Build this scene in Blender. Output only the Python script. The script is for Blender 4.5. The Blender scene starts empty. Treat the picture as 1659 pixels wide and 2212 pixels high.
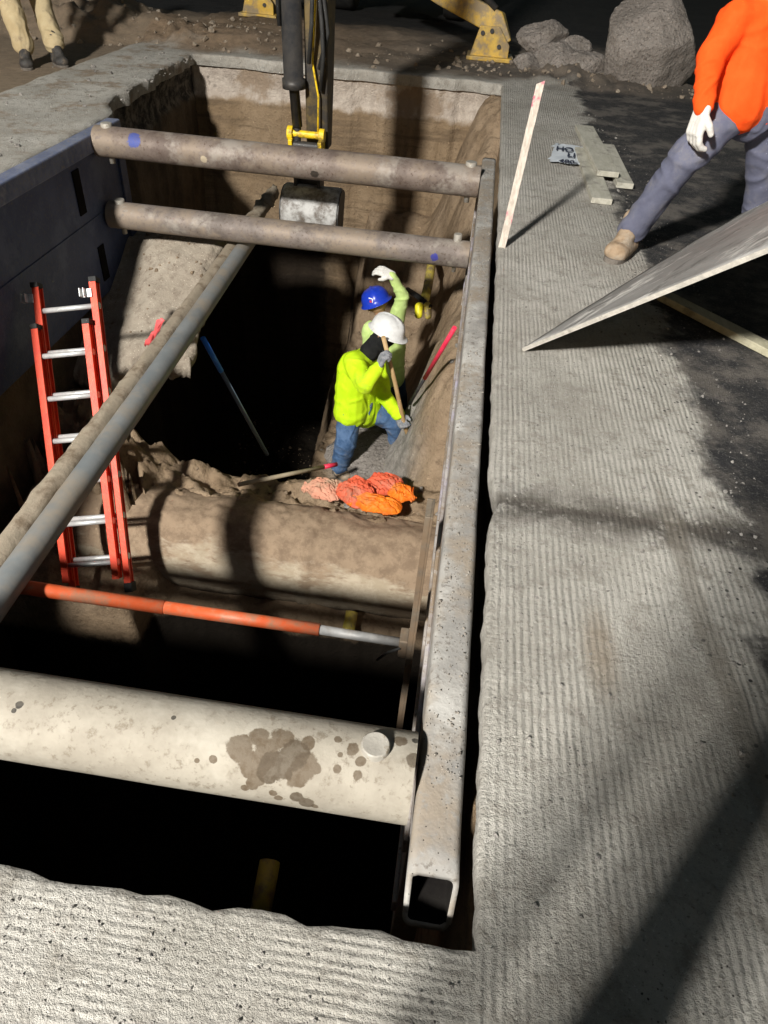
import bpy, bmesh, math, random
from mathutils import Vector, Matrix, noise
random.seed(7)
scn = bpy.context.scene
COL = scn.collection
V = Vector
PI = math.pi
# ------------------------------------------------ camera frame
F = 1534.0
Yc = V((270, 1306, -F)).normalized()
Zc = V((1, -0.085, 0)).cross(Yc).normalized()
Xc = Yc.cross(Zc).normalized()
CAMZ = 1.6
def ray(px, py):
    v = V((px-829.5, 1106-py, -F))
    return V((Xc.dot(v), Yc.dot(v), Zc.dot(v)))
def P(px, py, x=None, y=None, z=None):
    d = ray(px, py)
    if z is not None: t = (z-CAMZ)/d.z
    elif y is not None: t = y/d.y
    else: t = x/d.x
    return V((d.x*t, d.y*t, CAMZ+d.z*t))
def oncyl(px, py, y0, z0, r):
    d = ray(px, py); a = d.y*d.y+d.z*d.z; b = 2*(d.y*(-y0)+d.z*(CAMZ-z0)); c = y0*y0+(CAMZ-z0)**2-r*r
    q = max(0, b*b-4*a*c); t = (-b-math.sqrt(q))/(2*a); return V((d.x*t, d.y*t, CAMZ+d.z*t))
cd = bpy.data.cameras.new('camera'); cam = bpy.data.objects.new('camera', cd); COL.objects.link(cam)
cd.sensor_fit = 'HORIZONTAL'; cd.sensor_width = 36; cd.lens = F/1659*36
cd.clip_start = 0.02; cd.clip_end = 500
R = Matrix((Xc, Yc, Zc)).to_4x4()
cam.matrix_world = Matrix.Translation((0, 0, CAMZ)) @ R
scn.camera = cam
# ------------------------------------------------ materials
class G:
    def __init__(s, name, rough=.8, metal=0, spec=.4):
        s.m = bpy.data.materials.new(name); s.m.use_nodes = True
        s.nt = s.m.node_tree; s.b = s.nt.nodes['Principled BSDF']
        s.b.inputs['Roughness'].default_value = rough
        s.b.inputs['Metallic'].default_value = metal
        s.b.inputs['Specular IOR Level'].default_value = spec
    def put(s, sock, v):
        if isinstance(v, bpy.types.NodeSocket): s.nt.links.new(v, sock)
        elif isinstance(v, (tuple, list)) and len(v) == 3 and sock.type == 'RGBA': sock.default_value = (*v, 1)
        else: sock.default_value = v
    def n(s, t): return s.nt.nodes.new(t)
    def ma(s, op, a, b=None, c=None, clamp=False):
        k = s.n('ShaderNodeMath'); k.operation = op; k.use_clamp = clamp
        s.put(k.inputs[0], a)
        if b is not None: s.put(k.inputs[1], b)
        if c is not None: s.put(k.inputs[2], c)
        return k.outputs[0]
    def mix(s, f, a, b, mode='MIX'):
        k = s.n('ShaderNodeMix'); k.data_type = 'RGBA'; k.blend_type = mode
        s.put(k.inputs[0], f); s.put(k.inputs[6], a); s.put(k.inputs[7], b); return k.outputs[2]
    def noise(s, vec, scale, detail=4, rough=.6, dist=0):
        k = s.n('ShaderNodeTexNoise'); s.put(k.inputs['Vector'], vec)
        k.inputs['Scale'].default_value = scale; k.inputs['Detail'].default_value = min(detail, 5)
        k.inputs['Roughness'].default_value = rough; k.inputs['Distortion'].default_value = dist
        return k.outputs['Fac']
    def vor(s, vec, scale, feat='F1', rnd=1):
        k = s.n('ShaderNodeTexVoronoi'); k.feature = feat; s.put(k.inputs['Vector'], vec)
        k.inputs['Scale'].default_value = scale; k.inputs['Randomness'].default_value = rnd
        return k.outputs['Distance']
    def mr(s, v, a, b, c=0, d=1, sm=True):
        k = s.n('ShaderNodeMapRange'); k.interpolation_type = 'SMOOTHSTEP' if sm else 'LINEAR'
        s.put(k.inputs[0], v)
        for i, q in enumerate((a, b, c, d)): s.put(k.inputs[i+1], q)
        return k.outputs[0]
    def pos(s): return s.n('ShaderNodeNewGeometry').outputs['Position']
    def sep(s, v):
        k = s.n('ShaderNodeSeparateXYZ'); s.put(k.inputs[0], v); return k.outputs
    def scale(s, v, sc):
        k = s.n('ShaderNodeMapping'); s.put(k.inputs['Vector'], v); k.inputs['Scale'].default_value = sc; return k.outputs[0]
    def dot(s, v, p):
        k = s.n('ShaderNodeVectorMath'); k.operation = 'DOT_PRODUCT'; s.put(k.inputs[0], v); k.inputs[1].default_value = p; return k.outputs['Value']
    def comb(s, a, b, c):
        k = s.n('ShaderNodeCombineXYZ')
        for i, q in enumerate((a, b, c)): s.put(k.inputs[i], q)
        return k.outputs[0]
    def dist(s, v, p):
        k = s.n('ShaderNodeVectorMath'); k.operation = 'DISTANCE'; s.put(k.inputs[0], v); k.inputs[1].default_value = p; return k.outputs['Value']
    def bump(s, h, strength=.5, distance=.01):
        k = s.n('ShaderNodeBump'); s.put(k.inputs['Height'], h)
        k.inputs['Strength'].default_value = strength; k.inputs['Distance'].default_value = distance
        s.nt.links.new(k.outputs[0], s.b.inputs['Normal'])
    def col(s, c): s.put(s.b.inputs['Base Color'], c)
def gm(name, c1, c2, scale=8, rough=.8, metal=0, bump=.4, bd=.01, bs=None, dirt=None, dirt_amt=.5, dscale=4, spec=.4):
    g = G(name, rough, metal, spec); v = g.pos()
    c = g.mix(g.mr(g.noise(v, scale, 6, .65), .35, .65), c1, c2)
    if dirt: c = g.mix(g.mr(g.noise(v, dscale, 6, .7), 1-dirt_amt-.12, 1-dirt_amt+.12), c, dirt)
    g.col(c)
    g.bump(g.noise(v, bs or scale*4, 6, .7), bump, bd)
    return g.m
MT = {}
MT['lime'] = gm('lime_fabric', (.50, .76, .012), (.58, .85, .02), 7, .75, bump=.25, bd=.01, bs=12, dirt=(.40, .56, .03), dirt_amt=.38, dscale=5, spec=.1)
MT['pale_lime'] = gm('pale_lime_fabric', (.50, .66, .22), (.58, .74, .28), 9, .8, bump=.25, bd=.01, bs=14, spec=.1)
MT['orange'] = gm('orange_fabric', (.85, .08, .01), (.92, .1, .015), 5, .8, bump=.25, bd=.01, bs=10, spec=.1)
MT['denim'] = gm('blue_denim', (.05, .10, .20), (.10, .17, .30), 12, .9, bump=.5, bd=.01, bs=16, dirt=(.2, .17, .13), dirt_amt=.4, spec=.1)
MT['dark_denim'] = gm('dark_denim', (.03, .05, .09), (.05, .08, .14), 12, .9, bump=.5, bd=.01, bs=16, spec=.1)
MT['greyp'] = gm('slate_cotton', (.10, .105, .15), (.13, .135, .185), 6, .9, bump=.4, bd=.01, bs=12, dirt=(.17, .165, .18), dirt_amt=.38, dscale=6, spec=.1)
MT['khaki'] = gm('khaki_cotton', (.42, .33, .19), (.5, .41, .25), 8, .9, bump=.5, bd=.01, bs=12, dirt=(.22, .16, .1), dirt_amt=.4, spec=.1)
MT['skin'] = gm('skin', (.34, .18, .11), (.4, .22, .14), 20, .55, bump=.1)
MT['black_cloth'] = gm('black_cloth', (.012, .012, .013), (.02, .02, .02), 10, .9, bump=.5, bs=20, spec=.1)
MT['glove_white'] = gm('white_knit', (.58, .56, .52), (.7, .68, .64), 30, .9, bump=.4, bs=90, bd=.003, dirt=(.42, .39, .35), dirt_amt=.38, dscale=22)
MT['glove_grey'] = gm('grey_knit', (.16, .17, .19), (.3, .3, .31), 30, .9, bump=.4, bs=90, bd=.003)
MT['boot'] = gm('tan_leather', (.26, .18, .11), (.36, .27, .185), 14, .85, bump=.5, bs=40, dirt=(.38, .32, .25), dirt_amt=.45, dscale=9, spec=.2)
MT['boot_dark'] = gm('dark_leather', (.03, .028, .027), (.06, .055, .05), 14, .7, bump=.4, bs=40, dirt=(.15, .12, .09), dirt_amt=.4, dscale=8)
MT['sole'] = gm('worn_sole_rubber', (.10, .085, .07), (.16, .14, .12), 14, .9, bump=.4, bs=40)
MT['white_plastic'] = gm('white_plastic', (.6, .6, .59), (.72, .72, .7), 10, .35, bump=.05, dirt=(.42, .39, .34), dirt_amt=.33, dscale=18)
MT['blue_plastic'] = gm('blue_plastic', (.012, .04, .42), (.015, .05, .5), 10, .3, bump=.03, dirt=(.06, .08, .3), dirt_amt=.35, dscale=20)
MT['hair'] = gm('dark_hair', (.01, .008, .006), (.02, .015, .01), 40, .6)
MT['ladder_orange'] = gm('orange_fiberglass', (.72, .045, .012), (.82, .07, .018), 10, .4, bump=.1, dirt=(.4, .12, .06), dirt_amt=.33, dscale=14)
MT['alu'] = gm('dull_aluminium', (.55, .55, .54), (.7, .7, .68), 20, .4, .4, bump=.15, dirt=(.3, .26, .2), dirt_amt=.3)
MT['grey_rod'] = gm('dull_grey_rod', (.24, .24, .235), (.36, .355, .345), 12, .55, .2, bump=.2, dirt=(.2, .165, .13), dirt_amt=.4)
MT['steel'] = gm('worn_steel', (.48, .47, .45), (.27, .26, .245), 6, .6, .05, bump=.6, bs=16, bd=.02, dirt=(.12, .095, .075), dirt_amt=.46, dscale=6)
MT['dark_steel'] = gm('dark_steel', (.03, .03, .032), (.06, .055, .05), 8, .5, .3, bump=.2)
MT['galv'] = gm('grey_pipe_coat', (.16, .175, .18), (.22, .228, .225), 3, .55, .1, bump=.15, dirt=(.27, .23, .18), dirt_amt=.46, dscale=1.6)
MT['dirty_pipe'] = gm('mud_caked_pipe', (.28, .235, .175), (.37, .31, .235), 6, .95, 0, bump=.6, bs=22, bd=.012, dirt=(.17, .13, .09), dirt_amt=.45, dscale=6, spec=.1)
MT['strut_orange'] = gm('orange_paint', (.60, .10, .03), (.68, .14, .05), 7, .5, .05, bump=.2, dirt=(.36, .17, .10), dirt_amt=.46, dscale=7)
MT['yellow_paint'] = gm('yellow_machine_paint', (.55, .34, .04), (.6, .4, .08), 6, .45, bump=.15, dirt=(.25, .19, .11), dirt_amt=.5, dscale=5)
MT['coupler'] = gm('bright_yellow_paint', (.85, .6, .02), (.8, .52, .02), 9, .4, bump=.15, dirt=(.12, .09, .04), dirt_amt=.40, dscale=9)
MT['yellow_pipe'] = gm('yellow_plastic_pipe', (.6, .48, .08), (.55, .44, .1), 8, .5, bump=.1, dirt=(.28, .21, .12), dirt_amt=.45, dscale=10)
MT['tape'] = gm('bright_yellow_tape', (.95, .85, .03), (.9, .8, .03), 8, .4)
MT['red_paint'] = gm('red_paint', (.6, .02, .06), (.7, .04, .09), 8, .5, bump=.1)
MT['bluepole'] = gm('blue_paint', (.01, .14, .6), (.02, .2, .7), 10, .5, bump=.1)
MT['greypole'] = gm('grey_blue_pole', (.09, .13, .17), (.13, .17, .2), 10, .5, bump=.1)
MT['wood'] = gm('raw_handle_wood', (.42, .27, .12), (.5, .34, .17), 10, .6, bump=.2)
MT['wood_grey'] = gm('greyed_handle_wood', (.36, .3, .2), (.44, .37, .26), 10, .8, bump=.2)
MT['rubber'] = gm('black_rubber', (.015, .015, .015), (.03, .03, .028), 10, .7, bump=.3)
MT['hollow_shade'] = gm('painted_hollow_shade', (.006, .005, .005), (.01, .009, .008), 10, .95, bump=.3, spec=.05)  # near-black colour stands in for the shade inside hollows
MT['bag_salmon'] = gm('salmon_woven_plastic', (.66, .31, .21), (.56, .25, .165), 10, .75, bump=.5, bs=24, dirt=(.42, .28, .19), dirt_amt=.46, spec=.2)
MT['bag_red'] = gm('red_orange_woven_plastic', (.70, .12, .055), (.58, .09, .04), 10, .65, bump=.5, bs=20, dirt=(.4, .2, .13), dirt_amt=.42, spec=.25)
MT['bag_orange'] = gm('orange_woven_plastic', (.88, .21, .012), (.74, .15, .01), 10, .6, bump=.5, bs=20, dirt=(.55, .2, .07), dirt_amt=.38, spec=.3)
MT['pink'] = gm('pink_plastic', (.8, .12, .12), (.7, .1, .1), 10, .5, bump=.4)
MT['paper'] = gm('grey_white_paper', (.5, .54, .58), (.6, .63, .66), 10, .7, bump=.3)
MT['ink'] = gm('blue_black_ink', (.02, .025, .05), (.03, .035, .06), 10, .7)
MT['white_ink'] = gm('white_sticker', (.8, .8, .8), (.75, .75, .75), 10, .6)
MT['red_ink'] = gm('red_ink', (.6, .03, .03), (.6, .03, .03), 10, .7)
MT['black_rail'] = gm('dull_rail_metal', (.12, .1, .08), (.2, .17, .13), 10, .6, .3, bump=.3, dirt=(.2, .14, .09), dirt_amt=.5)

def soil(name, a, b, c, bd=.05):
    g = G(name, .95, 0, .15); v = g.pos()
    n1 = g.noise(v, 1.6, 8, .65); n2 = g.noise(v, 9, 8, .75)
    x = g.mix(g.mr(n1, .35, .68), a, b); x = g.mix(g.mr(n2, .45, .7), x, c)
    vs = g.vor(v, 38); x = g.mix(g.mr(vs, .16, .08), x, tuple(min(1, q*1.7) for q in b))
    g.col(x)
    h = g.ma('ADD', g.ma('MULTIPLY', n2, 1.2), g.ma('MULTIPLY', g.noise(v, 45, 6, .7), .35))
    g.bump(h, .9, bd); return g.m
MT['mound'] = soil('grey_brown_soil', (.27, .22, .165), (.36, .305, .24), (.18, .14, .105))
MT['slab'] = soil('dusty_slanted_slab', (.30, .255, .20), (.38, .33, .265), (.22, .18, .14), .02)
MT['rubble'] = soil('grey_rubble', (.24, .225, .205), (.34, .32, .295), (.15, .14, .125))
MT['clod'] = soil('brown_clod', (.23, .17, .115), (.30, .23, .16), (.15, .11, .075))
MT['dust'] = soil('grey_dust', (.24, .215, .185), (.33, .3, .26), (.17, .15, .125))
g = G('dirt_coated_concrete', .9, 0, .2); v = g.pos(); s = g.sep(v)
n1 = g.noise(g.scale(v, (1, 1.5, 3)), 1.6, 5, .7); n2 = g.noise(v, 9, 5, .75)
con = g.mix(g.mr(n2, .38, .62), (.35, .288, .205), (.43, .362, .27)); con = g.mix(g.mr(n1, .48, .60), con, (.27, .205, .14))
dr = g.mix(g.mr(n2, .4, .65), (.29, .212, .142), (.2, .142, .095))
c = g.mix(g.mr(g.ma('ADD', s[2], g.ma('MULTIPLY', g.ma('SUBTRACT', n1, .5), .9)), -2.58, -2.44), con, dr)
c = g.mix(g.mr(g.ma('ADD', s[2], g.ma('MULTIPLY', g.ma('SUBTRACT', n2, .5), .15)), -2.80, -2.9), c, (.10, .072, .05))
g.col(c); g.bump(g.ma('ADD', g.ma('MULTIPLY', n2, .8), g.ma('MULTIPLY', g.noise(v, 50, 5, .7), .3)), .5, .016); MT['pipe_dirt'] = g.m

def wallmat(name, dark=False):
    g = G(name, .95, 0, .15); v = g.pos(); s = g.sep(v)
    n1 = g.noise(v, 1.3, 8, .65); n2 = g.noise(v, 8, 8, .75); n3 = g.noise(v, 32, 5, .75)
    lay = g.noise(g.scale(v, (.6, .6, 7)), 1.5, 5, .6)
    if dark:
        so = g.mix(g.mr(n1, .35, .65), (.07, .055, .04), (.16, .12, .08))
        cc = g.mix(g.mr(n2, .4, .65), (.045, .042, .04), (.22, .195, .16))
    else:
        so = g.mix(g.mr(n1, .35, .65), (.25, .175, .105), (.33, .24, .152))
        so = g.mix(g.mr(lay, .48, .64), so, (.19, .135, .085))
        cc = g.mix(g.mr(n2, .35, .65), (.60, .52, .44), (.44, .37, .31))
        cc = g.mix(g.mr(n1, .52, .62), cc, (.34, .26, .19))
    so = g.mix(g.mr(n2, .52, .75, 0, .6), so, (.14, .098, .064)); so = g.mix(g.mr(n3, .56, .7, 0, .6), so, (.12, .085, .055))
    # shade painted near-black into the soil colour, low on the left
    wall_shade = g.ma('MULTIPLY', g.mr(g.ma('ADD', s[0], g.ma('MULTIPLY', n1, .5)), -1.5, -1.75), g.mr(g.ma('ADD', s[2], g.ma('MULTIPLY', n1, .6)), -1.55, -2.0))
    so = g.mix(g.ma('MULTIPLY', wall_shade, .93), so, (.012, .009, .007))
    zz = g.ma('ADD', s[2], g.ma('MULTIPLY', g.ma('SUBTRACT', g.noise(v, 2.2, 5, .6), .5), .32))
    g.col(g.mix(g.mr(zz, -.5, -.42), so, cc))
    g.bump(g.ma('ADD', g.ma('MULTIPLY', n2, .7), g.ma('MULTIPLY', n3, .55)), .9, .035); return g.m
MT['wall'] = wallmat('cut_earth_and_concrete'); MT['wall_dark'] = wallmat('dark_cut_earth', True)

def roadmat():
    g = G('milled_road', .92, 0, .25); v = g.pos(); s = g.sep(v); x, y, z = s[0], s[1], s[2]
    big = g.noise(v, 1.4, 6, .6); mid = g.noise(v, 11, 6, .7); fine = g.noise(v, 75, 5, .75); vf = g.noise(v, 240, 3, .7); pat = g.noise(g.scale(v, (1, .4, 1)), 2.8, 5, .7)
    con = g.mix(g.mr(big, .35, .65), (.385, .36, .315), (.52, .495, .445))
    con = g.mix(g.mr(mid, .46, .70), con, (.31, .285, .245))
    con = g.mix(g.mr(pat, .56, .72, 0, .5), con, (.26, .235, .2))
    con = g.mix(g.mr(fine, .54, .70), con, (.20, .185, .16))
    con = g.mix(g.mr(fine, .42, .30), con, (.66, .635, .58))
    sp = g.vor(v, 52); con = g.mix(g.ma('MULTIPLY', g.mr(g.ma('ADD', sp, g.ma('MULTIPLY', g.ma('SUBTRACT', vf, .5), .2)), .17, .08), g.mr(g.noise(v, 3.2, 4), .52, .60)), con, (.06, .055, .05))
    dd = g.dist(g.scale(v, (3.2, 1, 1)), (.55*3.2, 1.38, 0))
    con = g.mix(g.ma('MULTIPLY', g.mr(g.ma('ADD', dd, g.ma('MULTIPLY', mid, .12)), .3, .1), .5), con, (.2, .14, .08))
    nt_ = g.ma('MULTIPLY', g.ma('SUBTRACT', g.noise(v, 5, 5, .7), .5), .2)
    tb = g.ma('ABSOLUTE', g.ma('ADD', g.ma('SUBTRACT', y, 1.98), nt_))
    con = g.mix(g.ma('MULTIPLY', g.mr(tb, .17, .0), g.mr(mid, .30, .5, .2, .95)), con, (.09, .078, .065))
    lane = g.ma('ABSOLUTE', g.ma('ADD', g.ma('SUBTRACT', x, g.ma('ADD', .93, g.ma('MULTIPLY', y, -.03))), g.ma('MULTIPLY', g.ma('SUBTRACT', big, .5), .12)))
    con = g.mix(g.ma('MULTIPLY', g.mr(lane, .05, .02), g.mr(y, 2.6, 1.8, 0, .5)), con, (.2, .175, .14))
    asp = g.mix(g.mr(mid, .4, .7), (.028, .028, .03), (.06, .056, .052))
    asp = g.mix(g.mr(g.noise(v, 2.3, 7, .7), .46, .62), asp, (.14, .125, .11))
    asp = g.mix(g.mr(fine, .54, .66), asp, (.16, .15, .14))
    dirt = g.mix(g.mr(mid, .4, .66), (.28, .2, .13), (.19, .135, .085))
    dirt = g.mix(g.mr(fine, .55, .7), dirt, (.33, .25, .18))
    con = g.mix(g.ma('MULTIPLY', g.mr(g.noise(v, 2.1, 5, .75), .5, .64), g.mr(x, -3.0, -3.6, 0, .75)), con, dirt)
    nb = g.ma('MULTIPLY', g.ma('SUBTRACT', g.noise(v, 3.2, 5, .62), .5), .6)
    ma_ = g.mr(g.ma('ADD', g.ma('ADD', x, nb), g.ma('MULTIPLY', g.ma('SUBTRACT', mid, .5), .10)), 1.03, 1.15)
    spl = g.ma('MULTIPLY', g.mr(g.vor(v, 26), .2, .12), g.mr(g.ma('ADD', x, nb), .75, 1.0))
    c = g.mix(g.ma('MAXIMUM', ma_, spl), con, asp)
    nb2 = g.ma('MULTIPLY', g.ma('SUBTRACT', g.noise(v, 1.2, 6, .6), .5), 1.6)
    far = g.mr(g.ma('ADD', y, nb2), 9.85, 10.5)
    fc = g.mix(g.mr(g.ma('ADD', x, g.ma('MULTIPLY', nb2, 1.6)), -4.2, .4), dirt, g.mix(g.mr(g.noise(v, 1.8, 6, .7), .42, .6), (.11, .095, .08), (.2, .165, .13)))
    c = g.mix(far, c, fc)
    c = g.mix(g.mr(g.ma('ADD', x, g.ma('MULTIPLY', nb, .3)), -4.42, -4.56), c, g.mix(.4, dirt, (.24, .2, .15)))
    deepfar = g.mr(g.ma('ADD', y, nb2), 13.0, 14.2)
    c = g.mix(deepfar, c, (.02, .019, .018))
    g.col(c)
    def wave(dirn, sc, dist, vec=None, ds=2.2):
        k = g.n('ShaderNodeTexWave'); k.wave_type = 'BANDS'; k.bands_direction = dirn; k.wave_profile = 'SIN'
        g.put(k.inputs['Vector'], vec or v); k.inputs['Scale'].default_value = sc; k.inputs['Distortion'].default_value = dist
        k.inputs['Detail'].default_value = 3; k.inputs['Detail Scale'].default_value = ds; k.inputs['Detail Roughness'].default_value = .65
        return k.outputs['Fac']
    wx = wave('X', 14.3, 1.7, g.scale(v, (1, .07, 1)), 2.6); wy = wave('Y', 17, 2.4, g.scale(v, (.12, 1, 1)), 2.6)
    nearm = g.mr(g.ma('ADD', x, g.ma('MULTIPLY', nb, .1)), .24, .16)
    w = g.ma('ADD', g.ma('MULTIPLY', wx, g.ma('SUBTRACT', 1, nearm)), g.ma('MULTIPLY', wy, g.ma('MULTIPLY', nearm, .8)))
    wm = g.ma('MULTIPLY', w, g.ma('MULTIPLY', g.mr(pat, .40, .62, 1.25, .25), g.mr(mid, .3, .6, 1.2, .55)))
    wm = g.ma('MULTIPLY', wm, g.ma('SUBTRACT', 1, g.ma('MAXIMUM', ma_, far)))
    h = g.ma('ADD', g.ma('MULTIPLY', wm, .42), g.ma('ADD', g.ma('MULTIPLY', mid, .85), g.ma('ADD', g.ma('MULTIPLY', fine, 1.05), g.ma('MULTIPLY', vf, .34))))
    h = g.ma('SUBTRACT', h, g.mr(tb, .06, 0, 0, .5))
    g.bump(h, 1.0, .0155)
    return g.m
MT['road'] = roadmat()

def steelmat(name, base, base2, stain, white=None, spots=(), stains=0, bscale=5, rough=.6, metal=.2, mud=None):
    g = G(name, rough, metal, .3); v = g.pos()
    n = g.noise(v, bscale, 7, .7); nf = g.noise(v, 40, 6, .7)
    c = g.mix(g.mr(n, .38, .62), base, base2)
    c = g.mix(g.mr(nf, .52, .68), c, stain)
    if white: c = g.mix(g.mr(g.noise(v, 2.6, 8, .7), .5, .64), c, white)
    if mud: c = g.mix(g.ma('MULTIPLY', g.mr(g.noise(v, 1.7, 8, .7), .46, .6), g.mr(g.noise(v, 30, 4, .7), .3, .5)), c, mud)
    if stains:
        c = g.mix(g.mr(g.vor(v, 60), .13, .08), c, (.03, .025, .02))
    if spots:
        wob = g.ma('ADD', g.ma('MULTIPLY', g.ma('SUBTRACT', g.noise(v, 26, 5, .7), .5), 1.2), g.ma('MULTIPLY', g.ma('SUBTRACT', g.noise(v, 11, 2, .5), .5), 1.1))
        acc = {}
        for (p, r, cc) in spots:
            d = g.ma('ADD', g.dist(v, p), g.ma('MULTIPLY', wob, r))
            f_ = g.mr(d, r*1.04, r*.84)
            acc[cc] = g.ma('MAXIMUM', acc[cc], f_) if cc in acc else f_
        for cc, f_ in acc.items():
            c = g.mix(g.ma('MULTIPLY', f_, g.mr(nf, .3, .65, .97, .75)), c, cc)
    g.col(c); g.bump(g.ma('ADD', n, g.ma('MULTIPLY', nf, .5)), .5, .008); return g.m

# ------------------------------------------------ mesh helpers
def mk(name, bm, mat, parent=None, smooth=False, bevel=0):
    me = bpy.data.meshes.new(name)
    if len(bm.faces): bmesh.ops.recalc_face_normals(bm, faces=bm.faces)
    bm.to_mesh(me); bm.free()
    o = bpy.data.objects.new(name, me); COL.objects.link(o)
    if mat: me.materials.append(MT[mat] if isinstance(mat, str) else mat)
    if smooth:
        for p in me.polygons: p.use_smooth = len(p.vertices) < 8
    par(o, parent)
    if bevel:
        b = o.modifiers.new('bevel', 'BEVEL'); b.width = bevel; b.segments = 2; b.limit_method = 'ANGLE'
    return o
def par(o, parent):
    if parent is not None:
        o.parent = parent
        if parent.type == 'EMPTY': o.matrix_parent_inverse = Matrix.Translation(-parent.location)
def thing(name, label, cat, loc, group=None):
    o = bpy.data.objects.new(name, None); COL.objects.link(o); o.location = loc; o.empty_display_size = .1
    tag(o, label, cat, group); return o
def tag(o, label, cat, group=None, kind=None):
    o['label'] = label; o['category'] = cat
    if group: o['group'] = group
    if kind: o['kind'] = kind
    return o
def frame(a):
    a = a.normalized(); r = V((0, 0, 1)) if abs(a.z) < .9 else V((1, 0, 0))
    u = a.cross(r).normalized(); return u, a.cross(u).normalized()
def rings(bm, data, u, w, seg, cap=True):
    rs = []
    for c, r in data:
        rs.append([bm.verts.new(c+(u*math.cos(2*PI*i/seg)+w*math.sin(2*PI*i/seg))*r) for i in range(seg)])
    for a, b in zip(rs, rs[1:]):
        for i in range(seg): bm.faces.new((a[i], a[(i+1) % seg], b[(i+1) % seg], b[i]))
    if cap: bm.faces.new(rs[0][::-1]); bm.faces.new(rs[-1])
    return rs
def cyl(bm, p0, p1, r0, r1=None, seg=20, cap=True):
    p0, p1 = V(p0), V(p1); u, w = frame(p1-p0); rings(bm, [(p0, r0), (p1, r0 if r1 is None else r1)], u, w, seg, cap)
def path(bm, pts, r, seg=10):
    pts = [V(p) for p in pts]
    u, w = frame(pts[-1]-pts[0])
    rs = []
    for i, p in enumerate(pts):
        t = (pts[min(i+1, len(pts)-1)]-pts[max(i-1, 0)]).normalized()
        uu = (u-t*u.dot(t)).normalized(); ww = t.cross(uu); rr = r[i] if isinstance(r, (list, tuple)) else r
        rs.append([bm.verts.new(p+(uu*math.cos(2*PI*k/seg)+ww*math.sin(2*PI*k/seg))*rr) for k in range(seg)])
    for a, b in zip(rs, rs[1:]):
        for i in range(seg): bm.faces.new((a[i], a[(i+1) % seg], b[(i+1) % seg], b[i]))
    bm.faces.new(rs[0][::-1]); bm.faces.new(rs[-1])
def box(bm, c, a, b, d):
    c, a, b, d = V(c), V(a), V(b), V(d)
    vs = [bm.verts.new(c+a*i+b*j+d*k) for i in (-1, 1) for j in (-1, 1) for k in (-1, 1)]
    for f in ((0, 1, 3, 2), (4, 6, 7, 5), (0, 4, 5, 1), (2, 3, 7, 6), (0, 2, 6, 4), (1, 5, 7, 3)): bm.faces.new([vs[i] for i in f])
def abox(bm, x0, x1, y0, y1, z0, z1):
    box(bm, ((x0+x1)/2, (y0+y1)/2, (z0+z1)/2), ((x1-x0)/2, 0, 0), (0, (y1-y0)/2, 0), (0, 0, (z1-z0)/2))
def beam(bm, p0, p1, w, h, up=V((0, 0, 1))):
    p0, p1 = V(p0), V(p1); a = (p1-p0)/2; s = a.cross(up).normalized()*w/2; t = s.cross(a).normalized()*h/2
    box(bm, (p0+p1)/2, a, s, t)
def capsule(bm, p0, r0, p1, r1, seg=14):
    p0, p1 = V(p0), V(p1); a = p1-p0
    if a.length < 1e-5: a = V((0, 0, 1e-4)); p1 = p0+a
    n = a.normalized(); u, w = frame(a); d = []
    for k in range(-4, 1): th = k/4*PI/2*.96; d.append((p0+n*r0*math.sin(th), max(r0*math.cos(th), 1e-4)))
    for k in range(0, 5): th = k/4*PI/2*.96; d.append((p1+n*r1*math.sin(th), max(r1*math.cos(th), 1e-4)))
    rings(bm, d, u, w, seg)
def blob(name, caps, mat, parent, voxel=.012, sm=4, wr=0, wf=9, seed=0):
    bm = bmesh.new()
    for c in caps: capsule(bm, *c)
    me = bpy.data.meshes.new(name+'_src'); bm.to_mesh(me); bm.free()
    t = bpy.data.objects.new('tmp', me); COL.objects.link(t)
    m = t.modifiers.new('r', 'REMESH'); m.mode = 'VOXEL'; m.voxel_size = voxel
    m = t.modifiers.new('s', 'SMOOTH'); m.iterations = sm; m.factor = .6
    dg = bpy.context.evaluated_depsgraph_get()
    me2 = bpy.data.meshes.new_from_object(t.evaluated_get(dg)); me2.name = name
    bpy.data.objects.remove(t); bpy.data.meshes.remove(me)
    if wr:
        nn = [v.normal.copy() for v in me2.vertices]
        for v, n in zip(me2.vertices, nn):
            q = v.co*wf+V((seed, seed*2, 0))
            w_ = V((noise.noise(q*.5), noise.noise(q*.5+V((9, 0, 0))), noise.noise(q*.5+V((0, 9, 0)))))*1.8
            k = (1-abs(noise.noise(V((q.x*.9+q.z*.35, q.y*.9, q.z*.9-q.x*.3))+w_))*4.2)
            k2 = noise.noise(q*.45+V((4, 4, 4)))
            v.co += n*(wr*(max(-.3, k)*.75-.1)+wr*1.5*k2)
    me2.materials.clear(); me2.materials.append(MT[mat])
    for p in me2.polygons: p.use_smooth = True
    o = bpy.data.objects.new(name, me2); COL.objects.link(o); par(o, parent); return o
def fbm(p, o=4, h=.55):
    s = 0; a = 1; q = V(p)
    for i in range(o): s += a*noise.noise(q); q = q*2.03+V((3.1, 1.7, 5.2)); a *= h
    return s
def ss(a, b, x):
    t = max(0, min(1, (x-a)/(b-a))); return t*t*(3-2*t)
def lerp(a, b, t): return a+(b-a)*t

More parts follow.
